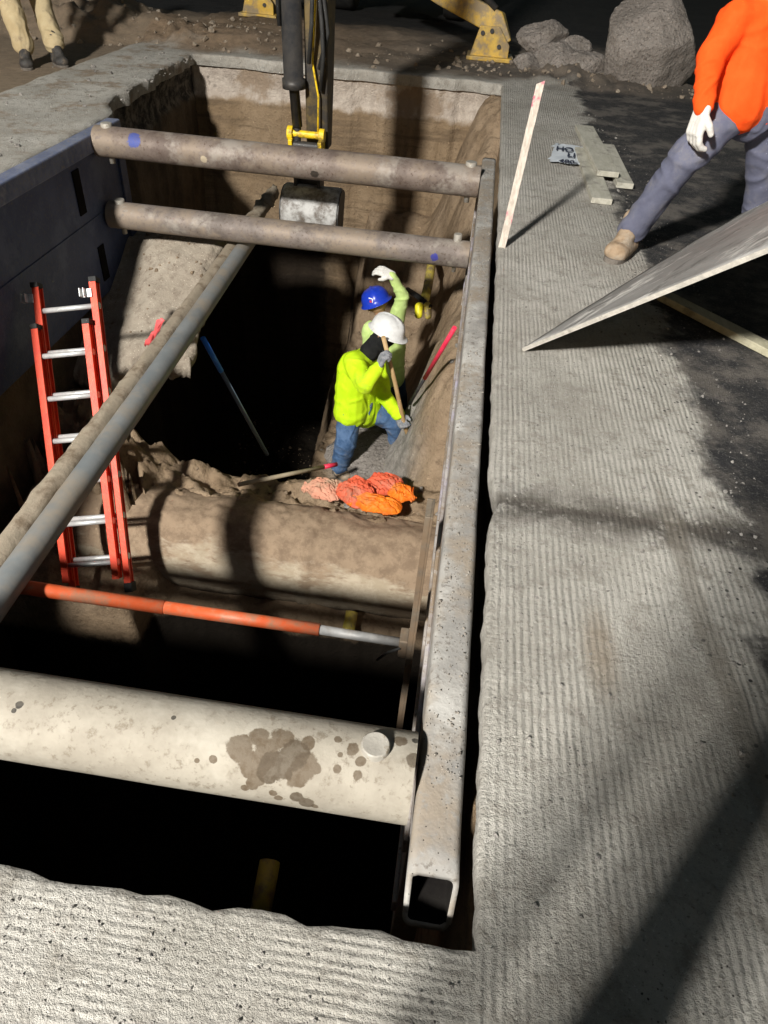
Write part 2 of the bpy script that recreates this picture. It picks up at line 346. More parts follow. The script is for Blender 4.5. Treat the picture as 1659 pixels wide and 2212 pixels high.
# ------------------------------------------------ the ground with the trench opening
XL, XR, YN, YF = -3.22, .222, .54, 9.9
def Le(y): return XL - .25*ss(6.5, 7.3, y) - .12*ss(7.3, 9.9, y) + .05*fbm((0, y*2.6, 1), 5, .65)*(.2+.8*ss(6.4, 7, y))
def Re(y):
    r = XR + .006*fbm((5, y*6, 1), 4, .7)
    return r + .038*math.exp(-((y-2.0)/.08)**2)*(1+.6*noise.noise(V((y*30, 0, 0)))) - .01*ss(6, 10, y)
def Ne(x): return YN + .017*fbm((x*7, 3, 1), 5, .75)
def Fe(x): return YF + .06*fbm((x*2.5, 9, 1), 5, .65)
def rng(a, b, s):
    n = max(1, round((b-a)/s)); return [a+(b-a)*i/n for i in range(n)]
xs = [-60, -40, -25, -15, -10, -8, -7]+rng(-6.5, XL, .07)+rng(XL, XR, .05)+rng(XR, 1.6, .02)+rng(1.6, 4, .08)+rng(4, 8, .4)+[8, 12, 20, 35, 60]
ys = [-40, -20, -10, -5, -3, -2, -1.2]+rng(-.8, YN, .025)+rng(YN, 5, .025)+rng(5, YF, .05)+rng(YF, 16, .07)+rng(16, 24, .5)+[24, 32, 50, 90]
def road_z(x, y):
    z = .006*fbm((x*3, y*3, 0), 4)+.0035*fbm((x*22, y*22, 2), 3, .7)
    d = math.hypot((x+5.6)/1.6, (y-11.4)/1.2); z += max(0, 1-d*d)*.34*(1+.5*fbm((x*3, y*3, 4), 4)) if d < 1 else 0
    d = math.hypot((x+3.6)/1.3, (y-10.9)/.7)
    if d < 1: z += (1-d*d)*.13*(1+.8*fbm((x*4, y*4, 4), 4))
    d = math.hypot((x-1.3)/1.2, (y-11)/.9)
    if d < 1: z += (1-d*d)*.12*(1+.9*fbm((x*4, y*4, 7), 4))
    if y > 10.1: z += .04*fbm((x*1.5, y*2.5, 3), 5, .6)*ss(10.1, 11, y)
    if x < -3: z += .015*max(0, fbm((x*3, y*2, 8), 5, .65))
    z -= .07*ss(-4.46, -4.52, x)
    if x > 1.1: z -= .012*ss(1.1, 1.25, x)
    return z
bm = bmesh.new(); gr = {}
ixl = min(range(len(xs)), key=lambda i: abs(xs[i]-XL)); ixr = min(range(len(xs)), key=lambda i: abs(xs[i]-XR))
iyn = min(range(len(ys)), key=lambda i: abs(ys[i]-YN)); iyf = min(range(len(ys)), key=lambda i: abs(ys[i]-YF))
for i, x in enumerate(xs):
    for j, y in enumerate(ys):
        if ixl < i < ixr and iyn < j < iyf: continue
        fx = 0; fy = 0
        if i <= ixl: fx = (Le(y)-XL)*ss(-4.4, XL, x)
        if i >= ixr: fx = (Re(y)-XR)*(1-ss(XR, XR+.12, x))
        if j <= iyn: fy = (Ne(x)-YN)*ss(YN-.1, YN, y)
        if j >= iyf: fy = (Fe(x)-YF)*(1-ss(YF, YF+.4, y))
        gr[i, j] = bm.verts.new((x+fx, y+fy, road_z(x, y)))
for i in range(len(xs)-1):
    for j in range(len(ys)-1):
        if ixl <= i < ixr and iyn <= j < iyf: continue
        bm.faces.new((gr[i, j], gr[i+1, j], gr[i+1, j+1], gr[i, j+1]))
loop = [(ixl, j) for j in range(iyn, iyf)]+[(i, iyf) for i in range(ixl, ixr)]+[(ixr, j) for j in range(iyf, iyn, -1)]+[(i, iyn) for i in range(ixr, ixl, -1)]
prev = [gr[k] for k in loop]
for dz, inn in ((.012, -.004), (.06, -.001), (.12, .012)):
    cur = []
    for k, v in zip(loop, prev):
        c = v.co.copy(); o = V((0, 0, 0))
        if k[0] == ixl: o.x -= 1
        if k[0] == ixr: o.x += 1
        if k[1] == iyn: o.y -= 1
        if k[1] == iyf: o.y += 1
        cur.append(bm.verts.new(V((c.x, c.y, -dz))+o*(inn+.004*noise.noise(c*25+V((0, 0, dz*40))))))
    m = len(cur)
    for a in range(m): bm.faces.new((prev[a], prev[(a+1) % m], cur[(a+1) % m], cur[a]))
    prev = cur
road = mk('road', bm, 'road', smooth=True); road['kind'] = 'structure'

def wall(name, fn, u0, u1, n, z0, z1, nz, mat, out):
    bm = bmesh.new(); g = []
    for i in range(n+1):
        u = u0+(u1-u0)*i/n; row = []
        for k in range(nz+1):
            z = z0+(z1-z0)*k/nz; p = fn(u, z); d = (z0-z)
            a = min(1, d*4)
            nz_ = .5*noise.noise(V((u*.7, z*.9, len(name))))+.22*fbm((u*5, z*7, len(name)), 4, .65)
            step = .06*ss(.40, .46, d+.05*noise.noise(V((u*3, 0, 0))))
            p = p+out*(.015+a*(.05+.055*nz_)-a*step*.6)
            row.append(bm.verts.new(p))
        g.append(row)
    for i in range(n):
        for k in range(nz): bm.faces.new((g[i][k], g[i+1][k], g[i+1][k+1], g[i][k+1]))
    o = mk(name, bm, mat, smooth=True); o['kind'] = 'structure'; return o
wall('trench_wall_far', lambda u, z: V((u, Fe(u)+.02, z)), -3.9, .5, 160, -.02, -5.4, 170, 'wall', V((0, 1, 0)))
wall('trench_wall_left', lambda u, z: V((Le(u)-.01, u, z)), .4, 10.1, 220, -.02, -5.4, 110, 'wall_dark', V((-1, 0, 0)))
wall('trench_wall_right', lambda u, z: V((XR+.02, u, z)), .4, 10.1, 160, -.06, -5.4, 80, 'wall', V((1, 0, 0)))
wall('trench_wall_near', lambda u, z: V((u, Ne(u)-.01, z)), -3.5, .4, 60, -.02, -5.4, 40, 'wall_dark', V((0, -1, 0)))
def H(x, y):
    n = fbm((x*1.6, y*1.6, 2), 4); nf = fbm((x*6, y*6, 5), 4, .6)
    z = -2.88
    hole = ss(-1.22, -1.72, x+.14*noise.noise(V((x, y*.8, 2)))+.02*nf)*ss(4.9, 5.2, y+.1*n+.05*nf)
    z = lerp(z, -5.1, hole)
    z += ss(8.0, 9.9, y+.15*n)*1.25*(1-hole)
    z += ss(-.5, .14, x+.05*n)*1.5*ss(4.6, 5.4, y)
    d = math.hypot((x+.4)/.7, (y-6.1)/.9); z += max(0, 1-d*d)*.22
    b = ss(4.25, 4.45, y+.10*nf)*(1-ss(4.85, 5.2, y+.1*n)); z = lerp(z, -2.38+.09*n+.035*nf, b)
    z = lerp(z, -2.9, 1-ss(3.9, 4.1, y))
    z = lerp(z, -5.1, 1-ss(3.60, 3.74, y+.08*n))
    lb = ss(-2.45, -2.95, x+.15*n)*ss(4.25, 5.0, y)*(1-ss(5.0, 5.25, y+.1*nf)); z = lerp(z, -1.8, lb)
    ld = ss(-1.95, -2.2, x)*ss(3.2, 3.4, y)*(1-ss(3.9, 4.0, y)); z = lerp(z, -2.6, ld)
    lc = ss(-2.1, -2.6, x+.35*n)*ss(4.2, 4.5, y+.35*nf)*(1-ss(4.75, 5.0, y)); z = max(z, lerp(z, -1.98+.2*nf, lc))
    rid = (1-abs(noise.noise(V((x*9, y*9, 1))))*2)*.016
    return z+.07*n+.032*nf+rid
bm = bmesh.new(); g = []
NX, NY = 190, 430
for i in range(NX+1):
    x = -3.75+4.2*i/NX; g.append([bm.verts.new((x, .35+9.9*j/NY, H(x, .35+9.9*j/NY))) for j in range(NY+1)])
for i in range(NX):
    for j in range(NY): bm.faces.new((g[i][j], g[i+1][j], g[i+1][j+1], g[i][j+1]))
fl = mk('trench_floor', bm, None, smooth=True); fl['kind'] = 'structure'
gg = G('trench_earth', .95, 0, .1); v = gg.pos(); s = gg.sep(v)
n1 = gg.noise(v, 1.6, 8, .65); n2 = gg.noise(v, 9, 8, .75); n3 = gg.noise(v, 34, 5, .75)
br = gg.mix(gg.mr(n1, .35, .68), (.25, .178, .112), (.34, .252, .168)); br = gg.mix(gg.mr(n2, .5, .72, 0, .75), br, (.155, .108, .07)); br = gg.mix(gg.mr(n3, .55, .7, 0, .6), br, (.13, .092, .062))
gy = gg.mix(gg.mr(n2, .35, .65), (.36, .33, .295), (.23, .21, .185))
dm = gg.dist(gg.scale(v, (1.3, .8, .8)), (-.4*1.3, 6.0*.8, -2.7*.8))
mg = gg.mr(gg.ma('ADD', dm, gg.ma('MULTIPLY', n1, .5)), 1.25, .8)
cavity_shade = gg.ma('MULTIPLY', gg.mr(gg.ma('ADD', s[0], gg.ma('MULTIPLY', n1, .4)), -1.2, -1.45), gg.ma('MULTIPLY', gg.mr(gg.ma('ADD', s[1], gg.ma('MULTIPLY', n1, .3)), 4.95, 5.25), gg.mr(gg.ma('ADD', s[2], gg.ma('MULTIPLY', n2, .5)), -2.6, -3.1)))
ledge_shade = gg.ma('MULTIPLY', gg.mr(s[1], 3.9, 3.75), gg.mr(gg.ma('ADD', s[2], gg.ma('MULTIPLY', n2, .2)), -2.85, -2.98))
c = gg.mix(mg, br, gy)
c = gg.mix(gg.ma('MULTIPLY', gg.ma('MAXIMUM', cavity_shade, ledge_shade), .97), c, (.006, .005, .004))  # shade of the cavity and ledge face painted into the earth colour
gg.col(c); gg.bump(gg.ma('ADD', gg.ma('MULTIPLY', n2, .8), gg.ma('MULTIPLY', n3, .5)), .9, .04)
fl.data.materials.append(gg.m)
def top_z(x, y): return -1.42+min(.60, (y-5.3)*.56)-.16*ss(-2.6, -3.1, x)+.04*fbm((x*2.2, y*2.2, 9), 5, .5)
bm = bmesh.new(); T = []; NU, NV = 70, 80
for i in range(NU+1):
    row = []
    for j in range(NV+1):
        v_ = j/NV; y_ = 5.22+1.62*v_
        xr = -2.19-.02*math.sin(v_*5)+.06*fbm((3, v_*5, 1), 5, .6)
        x_ = -3.32+(xr+3.32)*i/NU
        yf = .10*fbm((x_*3, 7, 2), 5, .6)-.10*ss(-2.35, -2.9, x_)
        yy = y_+yf*(1-v_)
        ed = min((NU-i)/NU*1.1, v_*1.6, (1-v_)*1.6)
        row.append((x_, yy, top_z(x_, yy)-.05*(1-ss(0, .06, ed))))
    T.append(row)
tv = [[bm.verts.new(p) for p in r] for r in T]
for i in range(NU):
    for j in range(NV): bm.faces.new((tv[i][j], tv[i+1][j], tv[i+1][j+1], tv[i][j+1]))
lp = [(i, 0) for i in range(NU)]+[(NU, j) for j in range(NV)]+[(i, NV) for i in range(NU, 0, -1)]+[(0, j) for j in range(NV, 0, -1)]
prv = [tv[i][j] for i, j in lp]; cx_, cy_ = -2.8, 6.0
for k_, (dz, sh) in enumerate(((.05, 1.0), (.10, .985), (.16, .95), (.22, .84))):
    cur = []
    for (i, j) in lp:
        p = T[i][j]; nn_ = 1+.04*fbm((p[0]*4, p[1]*4, dz*8), 4, .6)
        cur.append(bm.verts.new((cx_+(p[0]-cx_)*sh*nn_, cy_+(p[1]-cy_)*sh*nn_, p[2]-dz*(1+.4*noise.noise(V((p[0]*3, p[1]*3, 1)))))))
    m = len(cur)
    for a in range(m): bm.faces.new((prv[a], prv[(a+1) % m], cur[(a+1) % m], cur[a]))
    prv = cur
cb = bm.verts.new((cx_, cy_, -1.6)); m = len(prv)
for a in range(m): bm.faces.new((prv[a], prv[(a+1) % m], cb))
tag(mk('earth_slab', bm, 'slab', smooth=True), 'pale slanted slab of dusty earth wedged against the blue panel behind the ladder', 'slab')

def stones(name, pts, mat, label=None):
    bm = bmesh.new()
    for p, r in pts:
        m = Matrix.Translation(p) @ Matrix.Rotation(random.uniform(0, 6), 4, V((random.uniform(-1, 1), random.uniform(-1, 1), 1)).normalized()) @ Matrix.Diagonal((r, r*random.uniform(.6, 1), r*random.uniform(.5, .9), 1))
        n0 = len(bm.verts); bmesh.ops.create_icosphere(bm, subdivisions=1, radius=1, matrix=m)
        bm.verts.ensure_lookup_table()
        for v in bm.verts[n0:]: v.co += V((random.uniform(-1, 1), random.uniform(-1, 1), random.uniform(-1, 1)))*r*.26
    o = mk(name, bm, mat); o['kind'] = 'stuff'
    o['label'] = label or name; o['category'] = 'gravel'; return o
pts = []
for i in range(1700):
    x = XR+.02+random.random()**1.3*1.2; y = random.uniform(.3, 8); r = .002+.006*random.random()**5
    pts.append((V((x, y, road_z(x, y)+r*.4)), r))
for i in range(700):
    x = random.uniform(-1.2, .2); y = random.uniform(.2, .5); r = .0018+.003*random.random()**3
    pts.append((V((x, y, road_z(x, y)+r*.4)), r))
for i in range(500):
    x = random.gauss(1.05, .16); y = random.uniform(.8, 9); r = .003+.009*random.random()**4
    pts.append((V((x, y, road_z(x, y)+r*.4)), r))
for i in range(200):
    x = -3.35-abs(random.gauss(0, .5)); y = random.uniform(5, 9.8); r = .005+.02*random.random()**7
    pts.append((V((x, y, road_z(x, y)+r*.3)), r))
stones('road_gravel', pts, 'rubble', 'small loose stones and crumbs scattered on the milled pavement')
pts = []
for i in range(2400):
    y = random.uniform(.9, 6.5)
    if noise.noise(V((y*1.3, 0, 3))) < random.uniform(-.5, .2): continue
    pts.append((V((random.uniform(.074, .172), y, -.003)), .0016+.0045*random.random()**4))
stones('beam_gravel', pts, 'dust', 'dusty crumbs of earth lying on the long steel beam')
pts = []
def flat(x, y): return abs(H(x+.06, y)-H(x-.06, y))+abs(H(x, y+.06)-H(x, y-.06)) < .15
for i in range(1500):
    x = random.uniform(-3.1, .1); y = random.uniform(4.3, 9.6); r = .006+.025*random.random()**8
    if flat(x, y): pts.append((V((x, y, H(x, y)+r*.1)), r))
for i in range(160):
    x = random.uniform(-3.1, -2.25); y = random.uniform(5.35, 6.7); r = .005+.02*random.random()**6
    pts.append((V((x, y, top_z(x, y)+r*.2)), r))
stones('pit_clods', pts, 'clod', 'loose brown clods on the trench bottom')
pts = []
for i in range(330):
    x = random.gauss(-.4, .28); y = random.gauss(6.0, .55); r = .012+.05*random.random()**5
    if flat(x, y) and x > -1.2: pts.append((V((x, y, H(x, y)+r*.1)), r))
stones('pit_rubble', pts, 'rubble', 'grey broken stones around the workers feet')
pts = []
for i in range(800):
    x = random.gauss(1.0, 1.4); y = random.gauss(11.2, .6); r = .006+.05*random.random()**7
    if y > 10.05: pts.append((V((x, y, road_z(x, y)+r*.2)), r))
for i in range(500):
    x = random.uniform(-7, -2.5); y = random.uniform(10.1, 13); r = .01+.04*random.random()**5
    pts.append((V((x, y, road_z(x, y)+r*.2)), r))
stones('dirt_clods', pts, 'mound', 'earth clods scattered beyond the far end of the trench')

# ------------------------------------------------ trench shield
box_root = thing('trench_shield', 'long blue steel trench shield with pipe spreaders lining the open cut', 'trench box', (-1.5, 3.6, -1.25))
rail_mat = steelmat('scuffed_grey_steel', (.22, .21, .195), (.31, .295, .27), (.13, .115, .10), white=(.40, .385, .355), stains=1, rough=.8, metal=.0, mud=(.25, .21, .165))
pan_mat = steelmat('scuffed_blue_steel', (.045, .06, .125), (.06, .08, .155), (.09, .09, .10), white=(.09, .11, .18), rough=.5)
def sqtube(bm, x0, x1, z0, z1, y0, y1, th, rad, n=5):
    def prof(x0, x1, z0, z1, r):
        out = []
        for cx, cz, a0 in ((x1-r, z1-r, 0), (x0+r, z1-r, 90), (x0+r, z0+r, 180), (x1-r, z0+r, 270)):
            for k in range(n+1):
                a = math.radians(a0+90*k/n); out.append((cx+r*math.cos(a), cz+r*math.sin(a)))
        return out
    o = prof(x0, x1, z0, z1, rad); i = prof(x0+th, x1-th, z0+th, z1-th, max(.004, rad-th*.7)); m = len(o)
    NS = 120
    def warp(x, s, z):
        y = y0+(y1-y0)*s/NS
        if s == 0: y = .615+.065*(z-z0)/(z1-z0)+.008*noise.noise(V((x*60, 0, z*60)))
        return V((x+.003*noise.noise(V((x*20, y*5, z*20))), y, z+.003*noise.noise(V((x*20+9, y*5, z*20)))))
    ro = [[bm.verts.new(warp(x, s, z)) for x, z in o] for s in range(NS+1)]
    ri = [[bm.verts.new(warp(x, s, z)) for x, z in i] for s in range(NS+1)]
    for s in range(NS):
        for k in range(m):
            q = (k+1) % m
            bm.faces.new((ro[s][k], ro[s+1][k], ro[s+1][q], ro[s][q])); f = bm.faces.new((ri[s][k], ri[s][q], ri[s+1][q], ri[s+1][k])); f.material_index = 1
    for s in (0, NS):
        for k in range(m):
            q = (k+1) % m; bm.faces.new((ro[s][k], ro[s][q], ri[s][q], ri[s][k]))
bm = bmesh.new(); sqtube(bm, .068, .180, -.14, -.004, .69, 6.55, .012, .02)
tb_ = mk('top_beam', bm, rail_mat, box_root, smooth=True); tb_.data.materials.append(MT['hollow_shade'])
bm = bmesh.new(); abox(bm, .078, .165, .95, 6.5, -1.27, -.142)
for z in (-.5, -.95): abox(bm, .063, .078, .95, 6.5, z-.04, z+.04)
abox(bm, .058, .083, 6.42, 6.53, -1.27, -.15)
paneR = steelmat('scraped_pale_panel', (.30, .27, .25), (.44, .41, .38), (.2, .15, .11), white=(.42, .39, .46), rough=.7, mud=(.26, .2, .14))
mk('side_panel', bm, paneR, box_root, bevel=.004)
bm = bmesh.new(); abox(bm, -3.21, -3.125, .7, 6.55, -1.27, -.14)
abox(bm, -3.125, -3.118, .8, 6.43, -.63, -.61)
abox(bm, -3.125, -3.105, 6.43, 6.55, -1.27, -.14)
o = mk('side_panel', bm, pan_mat, box_root, bevel=.004); o['label'] = 'dark blue left side panel'
bm = bmesh.new(); abox(bm, -3.215, -3.095, .7, 6.55, -.138, -.002)
mk('top_beam', bm, steelmat('scuffed_blue_rail', (.12, .14, .22), (.18, .2, .28), (.22, .2, .18), white=(.28, .29, .34), rough=.6), box_root, bevel=.012)
for (y, z, hy, hz) in ((5.66, -.36, .055, .17), (5.83, -1.0, .055, .15)):
    bm = bmesh.new(); abox(bm, -3.124, -3.117, y-hy, y+hy, z-hz, z+hz)
    mk('socket_slot', bm, 'hollow_shade', box_root)
def spreader(y, z, x0, x1, r, mat, pins):
    bm = bmesh.new(); N = 60; rs = []; seg = 40
    for i in range(N+1):
        x = x0+(x1-x0)*i/N; row = []
        for k in range(seg):
            a = 2*PI*k/seg; rr = r*(1+.006*noise.noise(V((x*6, math.cos(a)*2, math.sin(a)*2))))
            row.append(bm.verts.new((x, y+rr*math.cos(a), z+rr*math.sin(a))))
        rs.append(row)
    for a, b in zip(rs, rs[1:]):
        for k in range(seg): bm.faces.new((a[k], a[(k+1) % seg], b[(k+1) % seg], b[k]))
    for row in (rs[0], rs[-1]): bm.faces.new([bm.verts.new(v.co) for v in row])
    o = mk('spreader_pipe', bm, mat, box_root, smooth=True)
    for i_, (px_, pr, big) in enumerate(pins):
        bm = bmesh.new(); c_ = V((px_, y, z)); u_, w__ = V((1, 0, 0)), V((0, 1, 0))
        rings(bm, [(c_-V((0, 0, r+.045)), pr*.5), (c_-V((0, 0, 0)), pr*.5), (c_+V((0, 0, r*.6)), pr), (c_+V((0, 0, r+big)), pr), (c_+V((0, 0, r+big+.005)), pr*.88)], u_, w__, 22)
        mk('locking_pin', bm, steelmat('pin_steel_%d_%d' % (int(y*10), i_), (.28, .26, .225), (.38, .355, .31), (.2, .16, .11)), o, smooth=True)
st = (.085, .060, .036); st2 = (.060, .043, .026); blk = (.02, .017, .014)
S = []
for px, py, r, c in ((520, 1618, .032, st), (548, 1650, .036, st), (575, 1622, .034, st), (600, 1655, .040, st2), (635, 1632, .038, st2), (660, 1655, .032, st), (682, 1660, .016, st), (560, 1592, .024, st), (610, 1594, .028, st), (640, 1680, .026, st), (580, 1675, .024, st2), (665, 1605, .018, st),
                     (545, 1695, .018, st), (560, 1690, .014, st), (528, 1702, .012, st), (590, 1714, .011, st), (602, 1724, .012, st), (640, 1722, .018, st2), (662, 1735, .020, st2), (680, 1742, .010, st),
                     (730, 1598, .012, st), (735, 1630, .009, st), (728, 1660, .014, st), (762, 1620, .019, st), (778, 1645, .015, st), (772, 1675, .015, st),
                     (425, 1643, .007, st), (460, 1640, .010, st), (892, 1640, .018, st2), (42, 1522, .012, blk), (30, 1535, .007, blk), (375, 1550, .006, blk), (898, 1600, .010, blk), (865, 1600, .02, st)):
    S.append((oncyl(px, py, .93, -.07, .112), r, c))
near_mat = steelmat('dusty_beige_steel', (.24, .214, .172), (.29, .262, .213), (.175, .148, .112), white=(.33, .302, .25), spots=S, rough=.75, metal=.0, bscale=4)
f1 = [(oncyl(290, 302, 6.08, -.07, .118), .06, (.05, .08, .3)), (oncyl(440, 345, 6.08, -.07, .118), .03, (.5, .42, .3)), (oncyl(680, 376, 6.08, -.07, .118), .035, (.03, .025, .02))]
f2 = [(oncyl(938, 556, 6.08, -.66, .112), .035, (.04, .05, .32)), (oncyl(490, 558, 6.08, -.66, .112), .04, (.04, .05, .25))]
fm1 = steelmat('rusty_brown_steel', (.13, .10, .085), (.2, .16, .135), (.09, .06, .045), white=(.29, .255, .22), spots=f1, rough=.6, metal=.2, bscale=3, mud=(.24, .19, .145))
fm2 = steelmat('rusty_grey_steel', (.15, .125, .11), (.24, .2, .175), (.10, .075, .058), white=(.32, .285, .245), spots=f2, rough=.6, metal=.2, bscale=3, mud=(.27, .215, .165))
spreader(.93, -.07, -3.1, .056, .112, near_mat, ((-.045, .036, .012),))
spreader(6.08, -.07, -3.1, .062, .118, fm1, ((-3.0, .045, .02), (-.02, .045, .02)))
spreader(6.08, -.66, -3.1, .062, .112, fm2, ((-3.0, .045, .02), (-.05, .035, .05)))

# ------------------------------------------------ pipes in the trench
bm = bmesh.new(); N = 190; seg = 110; rs = []
for i in range(N+1):
    x = -3.45+3.72*i/N; row = []
    for k in range(seg):
        a = 2*PI*k/seg; sa = math.sin(a); n = fbm((x*2.6, math.cos(a)*1.4, sa*1.4), 5, .62); n2_ = fbm((x*6, math.cos(a)*4, sa*4), 4, .65)
        edge_ = ss(.50, .66, sa+.35*fbm((x*1.7, 3, 1), 4, .6))
        rr = .415+.004*n+edge_*(.014+.016*n+.010*n2_)
        if -.95 < x < -.85: rr += .014
        row.append(bm.verts.new((x, 4.25+rr*math.cos(a), -2.7+rr*sa)))
    rs.append(row)
for a, b in zip(rs, rs[1:]):
    for k in range(seg): bm.faces.new((a[k], a[(k+1) % seg], b[(k+1) % seg], b[k]))
bm.faces.new(rs[0]); bm.faces.new(rs[-1])
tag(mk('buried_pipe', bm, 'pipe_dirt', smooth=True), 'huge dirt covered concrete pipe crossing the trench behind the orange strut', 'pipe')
def mudpipe(p0, p1, r, mat, lump):
    bm = bmesh.new(); N = 220; seg = 24; p0, p1 = V(p0), V(p1); u, w = frame(p1-p0); rs = []
    for i in range(N+1):
        c = p0.lerp(p1, i/N)-V((0, 0, .03*math.sin(PI*i/N))); row = []
        for k in range(seg):
            a = 2*PI*k/seg; d = u*math.cos(a)+w*math.sin(a)
            rr = r+lump*max(0, fbm((c.y*5+d.x*.8, d.z*1.6, d.x*1.2+r*40), 5, .65)+.12)*(1 if d.z > -.3 else .5)*(1+2.5*ss(6.3, 7.2, c.y))
            row.append(bm.verts.new(c+d*rr))
        rs.append(row)
    for a, b in zip(rs, rs[1:]):
        for k in range(seg): bm.faces.new((a[k], a[(k+1) % seg], b[(k+1) % seg], b[k]))
    bm.faces.new(rs[0]); bm.faces.new(rs[-1]); return mk('long_pipe', bm, mat, smooth=True)
tag(mudpipe((-1.955, .8, -.875), (-2.075, 7.75, -.86), .062, 'dirty_pipe', .009), 'long pipe caked in brown mud, the farther of two lying along the trench', 'pipe')
tag(mudpipe((-1.81, .8, -.85), (-1.955, 6.55, -.86), .068, 'galv', .002), 'smoother grey pipe beside the mud caked one, running under the spreader', 'pipe')
bm = bmesh.new(); cyl(bm, P(560, 1985, z=-3.4), P(583, 1862, z=-3.36), .07, seg=20)
tag(mk('gas_main', bm, 'yellow_pipe', smooth=True), 'dim yellow pipe stub deep in the black near end of the trench', 'pipe')
bm = bmesh.new(); cyl(bm, P(752, 1365, z=-2.83), P(760, 1322, z=-2.75), .05, seg=16)
tag(mk('pipe_stub', bm, 'yellow_pipe', smooth=True), 'small yellow pipe end on the dark ledge just behind the orange strut', 'pipe')
yr = thing('capped_gas_pipe', 'short yellow pipe with taped cap sticking out of the brown bank', 'pipe', P(915, 640, y=7.8))
bm = bmesh.new(); path(bm, [P(936, 545, y=9.0), P(930, 585, y=8.1), P(924, 620, y=7.7), P(914, 662, y=7.45)], .052, 16); mk('pipe', bm, 'yellow_pipe', yr, True)
bm = bmesh.new(); path(bm, [P(880, 626, y=7.9), P(905, 642, y=7.5), P(930, 664, y=7.4)], .030, 12); mk('side_branch', bm, 'rubber', yr, True)
bm = bmesh.new(); capsule(bm, P(905, 662, y=7.36), .045, P(904, 680, y=7.32), .043); mk('taped_cap', bm, 'tape', yr, True)
bm = bmesh.new(); capsule(bm, P(923, 660, y=7.42), .042, P(925, 682, y=7.38), .04); mk('end_cap', bm, 'yellow_pipe', yr, True)

stt = thing('shoring_strut', 'orange telescoping shoring strut with grey end spanning the black near pit', 'strut', (-1, 2.15, -1.0))
a = P(48, 1268, y=2.10); b = P(690, 1360, y=2.15); c = P(868, 1388, y=2.165); a0 = a+(a-b).normalized()*1.3
bm = bmesh.new(); cyl(bm, a0, a.lerp(b, .48), .035, seg=24); mk('outer_tube', bm, 'strut_orange', stt, True)
bm = bmesh.new(); cyl(bm, a.lerp(b, .46), b, .031, seg=24); mk('inner_tube', bm, 'strut_orange', stt, True)
bm = bmesh.new(); cyl(bm, b, c, .023, seg=20); mk('piston_rod', bm, 'grey_rod', stt, True)
bm = bmesh.new(); abox(bm, c.x-.012, c.x+.03, c.y-.045, c.y+.045, c.z-.06, c.z+.06); mk('end_plate', bm, 'black_rail', stt, bevel=.006)
bm = bmesh.new(); path(bm, [P(865, 1400, y=2.12), P(835, 1410, y=2.14), P(815, 1425, y=2.17)], .007, 8)
mk('hose', bm, 'rubber', stt, True)
bm = bmesh.new()
q0 = P(915, 1095, y=2.17); q1 = P(850, 1585, y=2.17)
abox(bm, .02, .03, 2.11, 2.23, q1.z, q0.z); abox(bm, -.003, .02, 2.11, 2.12, q1.z, q0.z); abox(bm, -.003, .02, 2.22, 2.23, q1.z, q0.z)
tag(mk('shoring_rail', bm, 'black_rail', bevel=.002), 'upright metal rail against the right wall at the strut end', 'rail')

# ------------------------------------------------ ladder
lb, lt = V((-2.33, 3.38, -2.42)), V((-2.80, 4.62, -.66))
U = (lt-lb).normalized(); W = V((1, .03, 0)); W = (W-U*W.dot(U)).normalized(); Nn = W.cross(U).normalized()
if Nn.y > 0: Nn = -Nn
lr = thing('extension_ladder', 'orange fibreglass extension ladder with silver rungs leaning in the trench', 'ladder', lb)
L = (lt-lb).length
for sec, (l0, l1, off, hw) in enumerate(((0, L, 0, .215), (.05, L-.305, .070, .192))):
    sh = W*(.030 if sec else 0)
    for s in (-1, 1):
        c0 = lb+U*l0+Nn*off+W*s*hw-sh; c1 = lb+U*l1+Nn*off+W*s*hw-sh
        bm = bmesh.new(); box(bm, (c0+c1)/2, (c1-c0)/2, W*.013, Nn*.032)
        for e in (-1, 1): box(bm, (c0+c1)/2+Nn*e*.029-W*s*.004, (c1-c0)/2*.999, W*.025, Nn*.0055)
        rl = mk('rail', bm, 'ladder_orange', lr, bevel=.0015)
        bm = bmesh.new(); box(bm, c1+U*.012, U*.018, W*.028, Nn*.040); mk('rail_cap', bm, 'rubber', rl, bevel=.003)
        if sec == 0:
            bm = bmesh.new(); box(bm, c0-U*.03, U*.035, W*.03, Nn*.042); mk('rail_foot', bm, 'rubber', rl, bevel=.004)
            bm = bmesh.new(); hc_ = c1-U*.085-W*.045+Nn*.045; box(bm, hc_, U*.030, W*.035, Nn*.004); box(bm, hc_-W*.036+Nn*.02, U*.030, W*.004, Nn*.024); box(bm, hc_-W*.008+Nn*.02, U*.030, W*.004, Nn*.024); mk('rung_hook', bm, 'alu', lr, bevel=.002)
    k = 0
    while L-.17-k*.305 > .1:
        ll = L-.17-k*.305-(.03 if sec else 0); k += 1
        if ll > l1-.05 or ll < l0+.02: continue
        c = lb+U*ll+Nn*off-sh
        bm = bmesh.new(); cyl(bm, c-W*hw, c+W*hw, .019, seg=12)
        for s in (-1, 1): cyl(bm, c+W*s*(hw+.006), c+W*s*(hw+.019), .024, seg=12)
        mk('rung', bm, 'alu', lr, True)

